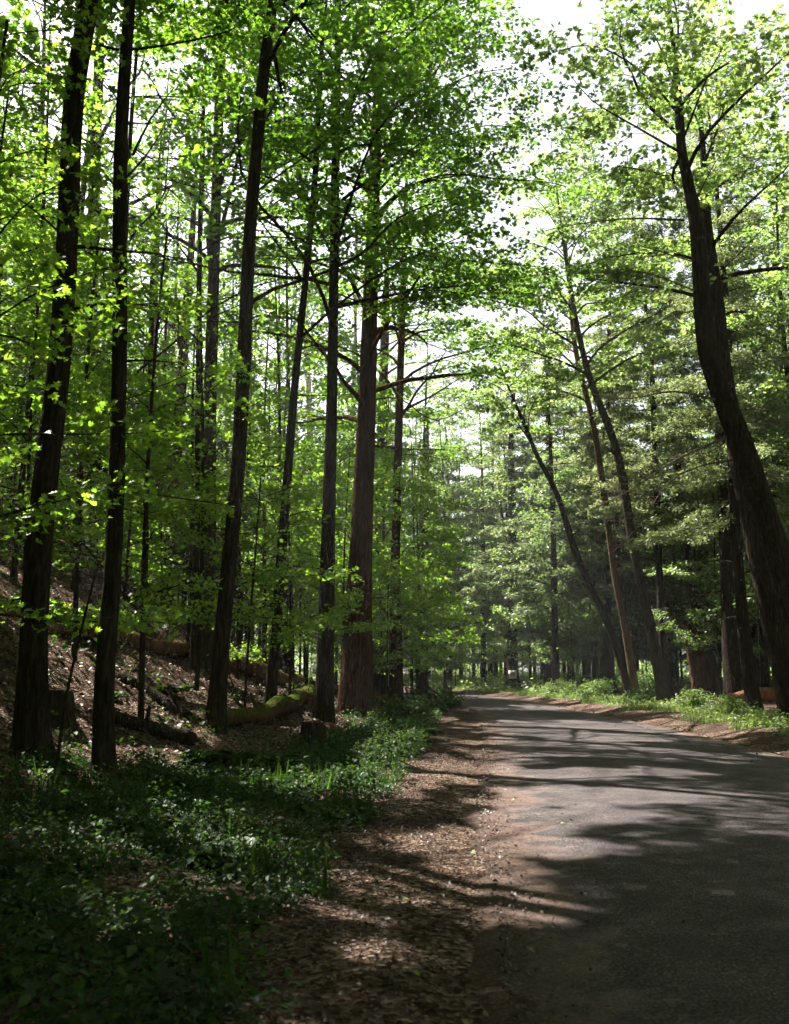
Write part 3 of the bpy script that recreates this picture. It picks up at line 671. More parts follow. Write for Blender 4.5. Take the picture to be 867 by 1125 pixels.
hemlock('hemlock with broad pale boughs beyond the slim bending trunk', [(668, 420, 6), (668, 560, 7), (669, 690, 8), (670, 755, 10)], 27, 6.5, 5.4, 310, base=np.array([12.2, 52.0, gz(12.2, 52.0)]), dens=1.0, size=.19, tint=.85, dead_from=3, gap=.38)
# =================================================================== VARIANTS FOR THE WOOD BEHIND
VAR = {}; PALE = {}
def variant(key, kind, seed, H, **k):
    r = np.random.default_rng(seed)
    P = np.array([[0, 0, -.4]] + [[.25 * math.sin(z * .23 + seed) * z / H, .25 * math.cos(z * .19 + seed) * z / H, z] for z in np.linspace(0, H, 9)])
    r0 = k.get('r0', .16); R = np.r_[r0 * 1.05, np.linspace(r0, .02, 9)]
    Q = crspline(np.c_[P, R], .8); P, R = Q[:, :3], np.maximum(Q[:, 3], .01); B = np.zeros(3)
    if kind == 'hemlock':
        W, L = hemlock_parts(P, R, B, r, k.get('z_from', 3), H, k.get('reach', 4), k.get('size', .2), k.get('dens', .5), k.get('gap', .5), k.get('tint', .5), k.get('dead_from'))
        tpl, lm = NEEDLE, M['hemlock']
    else:
        W = Wood(); L = Leaves(); W.tube(P, R, 9, .02, .3, r=r); az = r.random() * 6
        n = k['n']
        for j in range(n):
            t = (j + r.random() * .6) / n; p, rr = at_height(P, R, k['z_from'] + (H - k['z_from']) * t)
            az += 2.4 + r.normal(0, .3); ln = k['reach'] * (1 - .55 * t) * r.uniform(.45, 1.3)
            bough(W, L, wander(p, az, r.uniform(-.15, .95) + .25 * t, ln, 6, r, r.uniform(.5, .95), .2), min(rr * .45, .01 + .012 * ln), r, k['opt'])
        tpl, lm = (MAPLE, M['maple_bright']) if kind == 'young' else (KITE, M['maple'])
    VAR[key] = (W.mesh(key + '_trunk', M[k.get('bark', 'bark')], B), L.arrays(), tpl, lm, leaf_mesh(key + '_crown', L.arrays(), tpl, lm, B), H)
for j in range(4):
    variant(f'tall{j}', 'tall', 40 + j, 23 + j, r0=.17 + .02 * j, z_from=6.5, reach=5.6, n=30, opt=dict(leaves=26, size=.20, w=.34, gap=.42, step=.36, tint=.45 + .06 * j))
for j in range(4):
    variant(f'young{j}', 'young', 60 + j, 6 + 1.6 * j, r0=.035 + .01 * j, z_from=1.6, reach=2.5 + .2 * j, n=15 + 2 * j, opt=dict(leaves=42, size=.105, w=.22, gap=.30, bare=.12, tint=.45, thick=.08, tilt=.6), bark='bark')
for j in range(3):
    variant(f'mid{j}', 'young', 70 + j, 12.5 + 2 * j, r0=.075 + .01 * j, z_from=3.2, reach=3.4, n=22, opt=dict(leaves=24, size=.155, w=.24, gap=.36, bare=.15, tint=.42, thick=.11, tilt=.65), bark='bark')
for j in range(3):
    variant(f'hem{j}', 'hemlock', 80 + j, 21 + 2 * j, r0=.2, z_from=3.5 + j, reach=4.4, size=.21, dens=.6, tint=.45 + .12 * j, dead_from=1.5)

def place(key, x, y, rz, sc, name, label, group, cat='tree', unique=False):
    tm, arr, tpl, lm, cm, H = VAR[key]
    B = np.array([x, y, gz(x, y)])
    root = empty(name, B, rz, sc); tag(root, label, cat, group)
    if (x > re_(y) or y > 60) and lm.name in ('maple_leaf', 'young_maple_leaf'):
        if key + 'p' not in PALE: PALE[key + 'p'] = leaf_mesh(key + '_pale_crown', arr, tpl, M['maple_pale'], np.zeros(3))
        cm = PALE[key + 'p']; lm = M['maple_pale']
    if unique:
        c, s_ = math.cos(rz), math.sin(rz); Rm = np.array([[c, -s_, 0], [s_, c, 0], [0, 0, 1]])
        k = carve(arr[0] @ Rm.T * sc + B, rng)
        if k.mean() < .999:
            cm = leaf_mesh('crown', [a[k] for a in arr], tpl, lm, np.zeros(3))
            if not key.startswith('young'): tm = carve_wood(tm, tm.materials[0], B, Rm, sc)
    obj('trunk', tm, root)
    obj('crown', cm, root)
    return root
SPOTS = [(0, 0)]
for o in SC.objects:
    if o.parent is None and o.type == 'EMPTY': SPOTS.append((o.location.x, o.location.y))
def free(x, y, d):
    return all((x - a) ** 2 + (y - b) ** 2 > d * d for a, b in SPOTS)
def scatter(n, xr, yr_, d, ok, keys, scr, name, label, group, seed, uniq=60, tries=6000):
    r = np.random.default_rng(seed); made = 0
    for _ in range(tries):
        if made >= n: break
        y = r.uniform(*yr_); x = r.uniform(*xr)
        if not ok(x, y) or not free(x, y, d): continue
        SPOTS.append((x, y)); made += 1
        place(keys[r.integers(len(keys))], x, y, r.random() * 6.28, r.uniform(*scr), name, label, group, unique=y < uniq)
    return made
inview = lambda x, y, m=3: abs(x) < .46 * y + m
leftok = lambda x, y: x < pe(y) - 4.0 and inview(x, y)
rightok = lambda x, y: x > re_(y) + 2.4 and inview(x, y)
clear = lambda x, y: rightok(x, y) and not (y < 50 and 575 < CXP + x / y * FPX < 765)
T = ['tall0', 'tall1', 'tall2', 'tall3']; YG = ['young0', 'young1', 'young2', 'young3']; HM = ['hem0', 'hem1', 'hem2']
c = []
c.append(scatter(16, (-30, 0), (32, 62), 4.2, leftok, T, (.8, 1.1), 'maple_tree', 'slim dark maple standing back among others on the left slope', 'maples deep in the wood on the left slope', 1))
c.append(scatter(12, (-50, 0), (66, 115), 6, leftok, T, (.85, 1.15), 'maple_tree', 'small distant maple far up the left slope, seen between nearer trunks', 'farthest maples on the left slope', 2, tries=9000))
MD = ['mid0', 'mid1', 'mid2']
c.append(scatter(34, (-28, 1), (19, 62), 2.3, lambda x, y: x < pe(y) - 4.4 and inview(x, y, 1), MD, (.75, 1.2), 'young_maple', 'half-grown slender maple leafy at mid height on the left slope', 'half-grown maples on the left slope', 13))
c.append(scatter(90, (-48, 1), (40, 100), 2.3, lambda x, y: x < pe(y) - 4.4 and inview(x, y, 1), MD, (.8, 1.25), 'young_maple', 'sunny half-grown maple far back behind the left trunks', 'sunny maples far back on the left slope', 17, uniq=50))
c.append(scatter(26, (8, 34), (34, 75), 2.3, clear, MD, (.75, 1.2), 'young_maple', 'half-grown slender maple leafy at mid height behind the right verge', 'half-grown maples behind the right verge', 16))
c.append(scatter(50, (-22, 1.5), (15, 55), 1.8, lambda x, y: x < pe(y) - 4.6 and inview(x, y, 1), YG, (.7, 1.25), 'young_maple', 'young maple with layered bright leaves below the tall trees, left slope', 'young maples under the left slope trees', 3))
c.append(scatter(14, (8, 50), (48, 75), 3.4, rightok, HM, (.85, 1.15), 'hemlock_tree', 'hemlock in the dark stand behind the right verge', 'hemlocks behind the right verge', 4))
c.append(scatter(22, (8, 34), (34, 75), 2.8, clear, T, (.75, 1.1), 'maple_tree', 'slim maple in the wood behind the right verge trees', 'maples behind the right verge', 5))
c.append(scatter(26, (8, 30), (32, 75), 1.9, clear, YG, (.7, 1.3), 'young_maple', 'young bright maple growing in the shade behind the right verge', 'young maples behind the right verge', 6))
c.append(scatter(20, (10, 34), (50, 70), 2.0, rightok, YG + ['mid0'], (.8, 1.3), 'young_maple', 'young maple deep between the dark trunks on the right', 'young maples deep in the wood on the right', 18))
c.append(scatter(16, (-6, 22), (66, 115), 3.4, lambda x, y: x > re_(y) + 3, HM, (.85, 1.1), 'hemlock_tree', 'distant hemlock beyond the bend of the road', 'hemlocks beyond the road bend', 7))
c.append(scatter(16, (-10, 22), (68, 120), 3.4, lambda x, y: x > re_(y) + 3, T, (.8, 1.1), 'maple_tree', 'distant maple beyond the bend of the road', 'maples beyond the road bend', 8))
c.append(scatter(40, (-12, 24), (62, 112), 2.0, lambda x, y: x > re_(y) + 2, YG, (.7, 1.3), 'young_maple', 'small sunny young maple beyond the bend of the road', 'young maples beyond the road bend', 9))
place('young2', -4.7, 9.6, 1.0, .95, 'young_maple', 'near young maple spraying blurred bright leaves in at the left edge', None, unique=True)
place('young3', -7.4, 15.5, 2.0, .95, 'young_maple', 'young maple on the slope left of the straight black trunk', None, unique=True)
for j, (x, y, k, sc_) in enumerate([(.9, 37, 'mid0', .85), (-.4, 41, 'young3', 1.3), (1.2, 44, 'mid1', .8), (-1.6, 38.5, 'mid2', .8), (.3, 33.5, 'young2', 1.0), (.9, 48, 'mid2', .9), (-1.4, 33, 'young1', .75), (-.5, 36.5, 'young0', 1.0), (-2.4, 41, 'young1', .8), (-.2, 31, 'young0', .8)]):
    place(k, x, y, j * 1.9, sc_, 'young_maple', 'bushy young maple crowding the left road bank before the bend', 'young maples on the bank before the bend', unique=True)
for j, (x, y, k, sc_) in enumerate([(15.5, 47, 'mid0', 1.0), (12.8, 58, 'young3', 1.3),  (9.8, 56, 'mid2', .9), (8.8, 60, 'young3', 1.3), (15.5, 32, 'mid2', 1.0), (14.5, 27, 'young3', 1.2)]):
    place(k, x, y, j * 1.3, sc_, 'young_maple', 'pale leafy young maple at the edge of the right verge', 'young maples edging the right verge', unique=True)
for j, (x, y, k, sc_) in enumerate([(4.5, 76, 'hem1', 1.15), (2.0, 86, 'tall2', 1.15), (9, 82, 'hem2', 1.1), (-3, 80, 'tall1', 1.1), (6.8, 70, 'tall3', .95), (3.6, 66, 'mid2', 1.25), (0, 70, 'hem2', 1.0), (6.5, 90, 'tall0', 1.25), (-1, 92, 'hem1', 1.2), (2.4, 72, 'tall3', 1.15), (-2.5, 76, 'tall1', 1.2)]):
    place(k, x, y, j * 1.7, sc_, 'forest_tree', 'pale far tree whose crown closes the view over the road bend', 'far trees closing the view over the bend')
# trees added around the viewpoint, out of view, to shade the near road
for j, (x, y, k) in enumerate([(-7.5, 7.5, 'tall1'), (-9, 1, 'tall2'), (-4.5, -4, 'tall0'), (9, 5, 'tall3'), (14, 12, 'tall1'), (8.6, -11, 'tall2'), (10, -4, 'tall0'), (-11, 16, 'tall3'), (-5.8, 1.6, 'tall0'), (7.6, .5, 'tall1'), (-2.6, -8, 'tall3'), (11.5, 7.0, 'tall2'), (-8.5, -5, 'tall1'), (7.4, -9, 'tall3'), (13, 3, 'tall0'), (-13, 8, 'tall2'), (-3.6, -1.5, 'tall3'), (7.2, 4.6, 'tall2'), (-10.8, 12.8, 'tall2'), (-13.5, 17, 'tall1'), (-9.2, 8.6, 'mid1'), (-12.0, 11.5, 'mid2'), (-7.2, 3.6, 'mid0'), (-10.4, 9.8, 'mid2'), (7.0, -14, 'tall0'), (-5.0, -14, 'tall1'), (16, 15, 'mid2')]):
    place(k, x, y, j * 1.1, 1.2, 'maple_tree', 'tall maple added around the viewpoint, out of view, to shade the road', 'maples added around the viewpoint for shade', unique=True)

q_ = np.random.default_rng(98); L = Leaves()
for k in range(900):
    y = q_.uniform(52, 125); x = q_.uniform(-.45 * y, .48 * y)
    if pe(y) - 2.5 < x < re_(y) + 1.2: continue
    R_ = q_.uniform(.4, 1.3); N = 60; v = q_.standard_normal((N, 3)) * R_ * np.array([.6, .6, .4]); v[:, 2] = abs(v[:, 2])
    px_, py_ = x + v[:, 0], y + v[:, 1]
    L.add(np.c_[px_, py_, gh(px_, py_) + v[:, 2]], UP + q_.standard_normal((N, 3)) * .5, q_.standard_normal((N, 3)), q_.uniform(.14, .3, N), np.clip(q_.normal(q_.uniform(.3, .8), .15, N), 0, 1))
for k in range(260):
    y = q_.uniform(95, 125); x = q_.uniform(-50, 70)
    N = 70; v = q_.standard_normal((N, 3)) * np.array([2.2, 2.2, 1.6])
    px_, py_ = x + v[:, 0], y + v[:, 1]
    L.add(np.c_[px_, py_, gh(px_, py_) + abs(v[:, 2]) + q_.uniform(0, 4)], UP + q_.standard_normal((N, 3)) * .5, q_.standard_normal((N, 3)), q_.uniform(.3, .6, N), np.clip(q_.normal(q_.uniform(.3, .8), .15, N), 0, 1))
tag(obj('distant_undergrowth', leaf_mesh('distant_undergrowth', L.arrays(), KITE, M['maple_pale'], np.zeros(3))), kind='stuff')
# the far wood that closes every view
q_ = np.random.default_rng(99); L = Leaves()
for k in range(520):
    y = q_.uniform(118, 175); x = q_.uniform(-110, 110); R_ = q_.uniform(2.5, 6); zc = gz(x, y) + q_.uniform(0, 22) ** 1.0
    N = 150; v = q_.standard_normal((N, 3)); v /= np.linalg.norm(v, axis=1)[:, None]; v *= (q_.random((N, 1)) ** .4) * R_ * np.array([1.2, 1.2, .6])
    L.add(np.array([x, y, zc]) + v, UP + q_.standard_normal((N, 3)) * .6, q_.standard_normal((N, 3)), q_.uniform(.5, 1.0, N), np.clip(q_.normal(q_.uniform(.35, .75), .15, N), 0, 1))
for k in range(1300):  # unseen ring of leaf clumps added to cut stray light around the viewpoint
    a_ = q_.uniform(0, 2 * PI); rad_ = q_.uniform(24, 60)
    x, y = rad_ * math.cos(a_), rad_ * math.sin(a_)
    if y > -6 and abs(x) < .62 * max(y, 0) + 16: continue
    R_ = q_.uniform(2, 4.5); zc = gz(x, y) + q_.uniform(0, 23)
    N = 150; v = q_.standard_normal((N, 3)); v /= np.linalg.norm(v, axis=1)[:, None]; v *= (q_.random((N, 1)) ** .4) * R_ * np.array([1.2, 1.2, .6])
    L.add(np.array([x, y, zc]) + v, UP + q_.standard_normal((N, 3)) * .6, q_.standard_normal((N, 3)), q_.uniform(.4, .8, N), np.clip(q_.normal(q_.uniform(.35, .75), .15, N), 0, 1))
tag(obj('distant_woods', leaf_mesh('distant_woods', L.arrays(), KITE, M['maple'], np.zeros(3))), kind='stuff')
# =================================================================== NOTICE ON THE TREE
hb = [o for o in SC.objects if o.get('label', '').startswith('hemlock carrying')][0]
Yb = hb.location.y; pc = at(562, 741, Yb) - np.array([0, .62 + .0, 0])
def box(x0, x1, y0, y1, z0, z1):
    v = np.array([[x, y, z] for x in (x0, x1) for y in (y0, y1) for z in (z0, z1)])
    f = [[0, 1, 3, 2], [4, 6, 7, 5], [0, 4, 5, 1], [2, 3, 7, 6], [0, 2, 6, 4], [1, 5, 7, 3]]
    return v, f
def boxes(name, bs, mat):
    V = []; F = []; n = 0
    for b in bs:
        v, f = box(*b); V.append(v); F += [[i + n for i in q] for q in f]; n += 8
    return mesh_np(name, np.concatenate(V), np.array(F).ravel(), np.arange(len(F)) * 4, mat)
sg = empty('notice_sign', pc); tag(sg, 'small white notice board fixed to the dark hemlock trunk by the bend', 'sign')
hw = .26
obj('board', boxes('board', [(-hw, hw, 0, .02, -hw, hw)], M['sign_white']), sg)
obj('printed_panel', boxes('printed_panel', [(-.15, .15, -.004, 0, -.12, .16)], M['sign_grey']), sg)
obj('mounting_strut', boxes('mounting_strut', [(-.03, .03, .022, .62, -.05, .05)], M['bark']), sg)

# =================================================================== LOGS, STUMPS, FALLEN WOOD
def log_px(name, label, pix, mat, seg=14, rough=.055, cat='fallen log', lift=.4, dips=True):
    """pix: (px, py, width px) along the log where it lies on the ground"""
    P = []; R = []
    for (px, py, w) in pix:
        g = on_ground(px, py + w * .5); rr = w / 2 / FPX * g[1]
        P.append(g + [0, 0, rr * lift * 2]); R.append(rr)
    Q = crspline(np.c_[np.array(P), np.array(R)], .25); qr = np.random.default_rng(int(pix[0][1])); kk = np.arange(len(Q))
    Q[:, 3] *= 1 + .10 * np.sin(kk * .7 + pix[0][0]) + .05 * qr.standard_normal(len(Q))
    if dips: Q[0, 3] *= .6; Q[-1, 3] *= .8
    Q[:, 2] += .05 * np.sin(kk * .35 + pix[0][1]); B = Q[len(Q) // 2, :3].copy(); B[2] = gz(B[0], B[1])
    W = Wood(); W.tube(Q[:, :3], Q[:, 3], seg, rough, r=np.random.default_rng(int(pix[0][0])))
    if dips:
        for j in range(int(len(Q) / 9) + 1):
            i_ = qr.integers(1, len(Q) - 1); dd = dvec(qr.random() * 6.28, qr.uniform(.2, 1.2)); W.tube(np.array([Q[i_, :3], Q[i_, :3] + dd * (Q[i_, 3] + qr.uniform(.1, .5))]), np.array([.05, .025]) * qr.uniform(.6, 1.3), 6, .08, r=qr)
    o = obj(name, W.mesh(name, mat, B), None, B); tag(o, label, cat); return o
log_px('fallen_log', 'long mossy fallen log across the slope, running behind the trunks', [(40, 682, 15), (110, 695, 16), (180, 709, 17), (230, 720, 17), (285, 736, 18), (330, 750, 15)], M['red_log'])
log_px('fallen_log', 'short thick log with bright green moss under the slim curving trunk', [(238, 792, 17), (275, 785, 19), (315, 772, 19), (342, 760, 15)], M['moss_log'])
log_px('fallen_log', 'thin dark log lying downhill behind the straight black trunk', [(128, 742, 9), (155, 755, 10), (185, 773, 11), (212, 786, 12)], M['bark'])
log_px('fallen_log', 'dark log ending in a round cut face near the brown foot', [(120, 788, 12), (160, 796, 15), (200, 806, 20), (212, 809, 21)], M['bark'])
log_px('fallen_log', 'dark log on the ground behind the widest reddish trunk', [(360, 752, 10), (400, 764, 10), (440, 770, 9)], M['red_log'])
log_px('fallen_log', 'orange brown cut log lying at the right edge of the verge', [(796, 771, 12), (830, 769, 14), (870, 768, 15)], M['cut_wood'], rough=.015, lift=.8, dips=False)
def stump(label, px, py, w, h):
    B = on_ground(px, py); r0 = w / 2 / FPX * B[1]; H = h / FPX * B[1]; r = np.random.default_rng(px)
    W = Wood(); z = np.linspace(-.15, H, 7)
    W.tube(np.c_[np.full(7, B[0]), np.full(7, B[1]), B[2] + z], np.array([1.25, 1.2, 1.08, 1.0, .97, .95, .86]) * r0, 14, .06, r=r)
    root = empty('tree_stump', B); tag(root, label, 'stump')
    obj('stump_wood', W.mesh('stump_wood', M['bark'], B), root)
    C = Wood(); C.tube(np.array([[B[0], B[1], B[2] + H - .01], [B[0], B[1], B[2] + H + .012]]), np.array([.7, .66]) * r0, 12, .03, r=r)
    obj('cut_face', C.mesh('cut_face', M['bark_grey'], B), root)
stump('low dark stump among green plants right of the mossy log', 343, 822, 28, 27)
stump('dark square-topped stump at the left edge of the slope', 62, 790, 34, 30)
def stick(label, pix, w, mat, name='fallen_branch', cat='branch', dy=None):
    """a bare branch: traced points, its lower end on the ground, leaning at the depth of that end"""
    B = on_ground(*pix[-1]); Y = B[1]; dys = dy or [0] * len(pix)
    P = [at(px, py, Y + d) for (px, py), d in zip(pix, dys)]; P[-1] = B - [0, 0, .05]
    for k in range(len(P)): P[k][2] = max(P[k][2], gz(P[k][0], P[k][1]) + .02)
    Q = crspline(np.array(P), .2); W = Wood()
    W.tube(Q, np.linspace(w * .5, w, len(Q)) / 2 / FPX * Y, 6, .03)
    o = obj(name, W.mesh(name, mat, B), None, B); return tag(o, label, cat)
stick('pale bowed dead branch arching down beside the widest reddish trunk', [(406, 698), (413, 712), (422, 730), (428, 748), (430, 764)], 3.2, M['pale_wood'], dy=[0, 0, -.05, 0, 0])
stick('thin dead stem leaning to the right at the left edge of the slope', [(108, 620), (96, 665), (84, 715), (72, 770), (64, 830), (58, 868)], 4, M['bark'], 'dead_sapling', 'dead tree')
stick('thin straight pale pole leaning behind the mossy log', [(306, 717), (325, 730), (347, 746)], 1.6, M['pale_wood'])
stick('short grey branch propped up behind the low green log', [(252, 742), (257, 755), (262, 770)], 3, M['bark_grey'])
stick('crooked branch lying before the round-ended dark log', [(158, 800), (166, 815), (178, 838)], 2, M['bark_grey'])
# exposed broken root mass beside the far side of the long log
# =================================================================== GROUND PLANTS
r = np.random.default_rng(77)
def plants(n, xy, hrange, lsize, leaves_per, tb=.5, spread=.16):
    L = Leaves()
    x, y = xy; N = len(x); z = gh(x, y)
    big = np.clip(.75 + .6 * lump(x, y, 2.3, 21) + .35 * r.standard_normal(N), .45, 1.9)
    h = r.uniform(*hrange, N) * big; k = leaves_per
    i = np.repeat(np.arange(N), k)
    az = r.random(len(i)) * 6.28; t = r.random(len(i)) ** .6
    rad = spread * (.35 + .65 * r.random(len(i)))
    pos = np.c_[x[i] + np.cos(az) * rad * .55, y[i] + np.sin(az) * rad * .55, z[i] + h[i] * t + .01]
    nrm = np.c_[np.cos(az) * .35, np.sin(az) * .35, np.ones(len(i))] + r.standard_normal((len(i), 3)) * .40
    d = np.c_[np.cos(az), np.sin(az), r.uniform(-.2, .3, len(i))]
    sz = lsize * r.uniform(.55, 1.3, len(i)) * ((.7 + .5 * r.random(N)) * (.6 + .4 * big))[i]
    tn = np.clip(tb + (r.standard_normal(N) * .16)[i] + r.standard_normal(len(i)) * .12, 0, 1)
    L.add(pos, nrm, d, sz, tn); return L
def verge_points(n, y0, y1, wfun, powr=1.0):
    y = y0 + (y1 - y0) * r.random(n) ** powr
    xb = pe(y) - 1.15 + .18 * lump(y, y * .4, 3, 9); w = wfun(y)
    u = r.random(n); x = xb - u * w
    dens = lump(x, y, 1.9, 7) * .75 + .62 - 1.0 * np.maximum(0, u - .75) * 2.0 - .5 * np.maximum(0, .12 - u) * 5
    k = r.random(n) < dens
    return x[k], y[k]
wf = lambda y: np.interp(y, [2, 4, 8, 11, 13, 16, 22, 30, 40], [3.5, 4.0, 4.3, 3.9, 2.9, 2.3, 2.2, 2.0, 1.6])
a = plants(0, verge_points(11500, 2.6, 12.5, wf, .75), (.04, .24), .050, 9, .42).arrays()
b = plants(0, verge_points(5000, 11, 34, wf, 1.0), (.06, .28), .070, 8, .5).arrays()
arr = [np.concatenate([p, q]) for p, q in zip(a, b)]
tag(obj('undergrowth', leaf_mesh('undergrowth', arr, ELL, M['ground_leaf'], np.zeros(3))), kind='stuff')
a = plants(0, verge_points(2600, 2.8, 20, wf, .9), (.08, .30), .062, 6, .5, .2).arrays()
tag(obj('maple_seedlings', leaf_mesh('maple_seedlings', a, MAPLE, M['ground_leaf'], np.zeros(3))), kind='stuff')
x, y = verge_points(900, 2.8, 26, wf, .9); k = lump(x, y, 1.2, 41) > .1; x, y = x[k], y[k]
L = Leaves(); i = np.repeat(np.arange(len(x)), 7); az = r.random(len(i)) * 6.28
L.add(np.c_[x[i] + r.normal(0, .03, len(i)), y[i] + r.normal(0, .03, len(i)), gh(x, y)[i]], np.c_[-np.cos(az), -np.sin(az), .5 * np.ones(len(i))],
      np.c_[np.cos(az) * .6, np.sin(az) * .6, np.ones(len(i))], r.uniform(.15, .42, len(i)), np.clip(r.normal(.5, .2, len(i)), 0, 1))
tag(obj('bank_grass', leaf_mesh('bank_grass', L.arrays(), BLADE, M['ground_leaf'], np.zeros(3))), kind='stuff')
# scattered seedlings on the slope
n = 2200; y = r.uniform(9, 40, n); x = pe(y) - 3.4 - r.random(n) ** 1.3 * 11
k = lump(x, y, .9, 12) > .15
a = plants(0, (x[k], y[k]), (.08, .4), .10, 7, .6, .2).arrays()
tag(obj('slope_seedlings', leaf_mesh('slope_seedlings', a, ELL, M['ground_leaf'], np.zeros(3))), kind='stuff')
# right verge grass and herbs
n = 4200; y = r.uniform(16, 62, n); x = re_(y) + .75 + r.random(n) ** 1.2 * 2.6
k = lump(x, y, .8, 14) > .2; x, y = x[k], y[k]
L = Leaves(); i = np.repeat(np.arange(len(x)), 4); az = r.random(len(i)) * 6.28
L.add(np.c_[x[i] + r.normal(0, .05, len(i)), y[i] + r.normal(0, .05, len(i)), gh(x, y)[i]], np.c_[-np.cos(az), -np.sin(az), .5 * np.ones(len(i))],
      np.c_[np.cos(az) * .45, np.sin(az) * .45, np.ones(len(i))], r.uniform(.10, .30, len(i)), np.clip(r.normal(.75, .25, len(i)), 0, 1))
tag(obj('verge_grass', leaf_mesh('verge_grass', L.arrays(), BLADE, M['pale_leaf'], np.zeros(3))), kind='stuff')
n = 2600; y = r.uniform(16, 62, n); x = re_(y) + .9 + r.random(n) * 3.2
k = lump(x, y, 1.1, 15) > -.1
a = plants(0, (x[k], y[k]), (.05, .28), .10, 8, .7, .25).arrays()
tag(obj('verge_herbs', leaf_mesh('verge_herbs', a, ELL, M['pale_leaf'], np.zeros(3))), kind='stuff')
# dead leaves: on the shoulder, along the road edges and over the slope
def litter(x, y, size, tb, ts=.25, lift=.012):
    L = Leaves(); N = len(x); az = r.random(N) * 6.28
    z = np.where((x > pe(y)) & (x < re_(y)), .012 + .05 * sstep(np.minimum(x - pe(y), re_(y) - x) / 2.4), gh(x, y))
    L.add(np.c_[x, y, z + lift + r.random(N) * .015], UP + r.standard_normal((N, 3)) * .35, np.c_[np.cos(az), np.sin(az), np.zeros(N)], size * r.uniform(.5, 1.3, N), np.clip(r.normal(tb, ts, N), 0, 1))
    return L.arrays()
n = 11000; y = 2.4 + 16 * r.random(n) ** 1.5; x = pe(y) + .25 - r.random(n) ** .8 * 2.1
A = [litter(x, y, .034, .08, .10)]
n = 3500; y = 2.4 + 34 * r.random(n) ** 1.4; x = pe(y) + r.exponential(.42, n) * (.4 + .6 * (lump(y, y * .4, 1.1, 30) > 0)); A.append(litter(x, y, .030, .2))
n = 800; y = 8 + 36 * r.random(n); x = re_(y) + .3 - r.exponential(.5, n); A.append(litter(x, y, .06, .6))
n = 22000; y = 9 + 32 * r.random(n) ** 1.2; x = pe(y) - 2.6 - r.random(n) ** .9 * 12; A.append(litter(x, y, .095, .6, .28))
tag(obj('leaf_litter', leaf_mesh('leaf_litter', [np.concatenate(z) for z in zip(*A)], ELL, M['litter'], np.zeros(3))), kind='stuff')
n = 80; y = 2.5 + 12 * r.random(n) ** 1.6; x = pe(y) + .9 - r.random(n) * 3.0
tag(obj('fresh_fallen_leaves', leaf_mesh('fresh_fallen_leaves', litter(x, y, .05, .4), MAPLE, M['fresh_fall'], np.zeros(3))), kind='stuff')

# ferns ----------------------------------------------------------------------
def fern_mesh(seed, n=9, ln=.7, pale=False):
    q = np.random.default_rng(seed); L = Leaves(); W = Wood()
    for j in range(n):
        az = j * 6.28 / n + q.normal(0, .25); l = ln * q.uniform(.75, 1.15)
        t = np.linspace(0, 1, 9); rr = l * .8 * t; zz = l * (.85 * t - .72 * t ** 2)
        P = np.c_[np.cos(az) * rr, np.sin(az) * rr, zz]; W.tube(P, np.linspace(.006, .002, 9), 4, cap=False)
        u = np.linspace(.15, 1, 26); pp = np.c_[np.interp(u, t, P[:, 0]), np.interp(u, t, P[:, 1]), np.interp(u, t, P[:, 2])]
        for sd in (-1, 1):
            a2 = az + sd * 1.15; N = len(u)
            L.add(pp, np.tile(UP, (N, 1)) + q.standard_normal((N, 3)) * .15, np.tile(dvec(a2, -.1), (N, 1)), .26 * l * np.sin(np.clip(u * 1.0, .05, 1) * PI * .93) ** .7 + .02, np.clip(q.normal(.6, .12, N), 0, 1))
    return W.mesh('stem', M['ground_leaf'], np.zeros(3)), leaf_mesh('frond', L.arrays(), KITE, M['pale_leaf' if pale else 'ground_leaf'], np.zeros(3))
FM = [fern_mesh(1), fern_mesh(2, 8, .6), fern_mesh(3, 7, .9, True)]
def fern(px, py, k, sc, label, group=None):
    B = on_ground(px, py); o = empty('fern', B, px * .7, sc); tag(o, label, 'fern', group)
    obj('stem', FM[k][0], o); obj('frond', FM[k][1], o)
fern(323, 752, 2, 1.2, 'pale big-leaved fern sunlit between the mossy log and a tan stem')
fern(283, 722, 0, 1.2, 'green fern growing behind the long fallen log')
fern(186, 764, 0, .9, 'dark fern on the slope above the thin dark log')
fern(245, 948, 1, .8, 'low fern in the shaded plants at the bottom left')
for px, py, k, s_ in [(120, 770, 1, .8), (262, 838, 1, .9), (225, 838, 0, .7), (180, 868, 1, .7), (300, 845, 0, .9), (415, 812, 1, 1.0), (455, 812, 0, 1.0)]:
    fern(px, py, k, s_, 'green fern among the low plants between the slope and the road', 'ferns among the low plants')
# bushes ----------------------------------------------------------------------
def bush_mesh(seed, R, H, mat, n=26, size=.11, tb=.5):
    q = np.random.default_rng(seed); W = Wood(); L = Leaves(); segs = []
    for j in range(n):
        p = wander([q.normal(0, .08), q.normal(0, .08), -.05], q.random() * 6.28, q.uniform(.5, 1.4), R * q.uniform(.6, 1.2), 4, q, .75, .3)
        p[:, 2] *= H / R
        W.tube(p, np.linspace(.012, .003, 5), 4, cap=False)
        for k in range(8):
            u = q.uniform(1, 4); i = min(int(u), 3); pp = p[i] + (u - i) * (p[i + 1] - p[i]); e = pp + dvec(q.random() * 6.28, q.uniform(-.3, .5)) * q.uniform(.15, .4)
            W.twig(pp, e, .003, .002); segs.append((*pp, *e))
    spray(L, segs, 26, .10, size, q, .6, tb, .1)
    return W.mesh('stem', M['bark_grey'], np.zeros(3)), leaf_mesh('foliage', L.arrays(), ELL, mat, np.zeros(3))
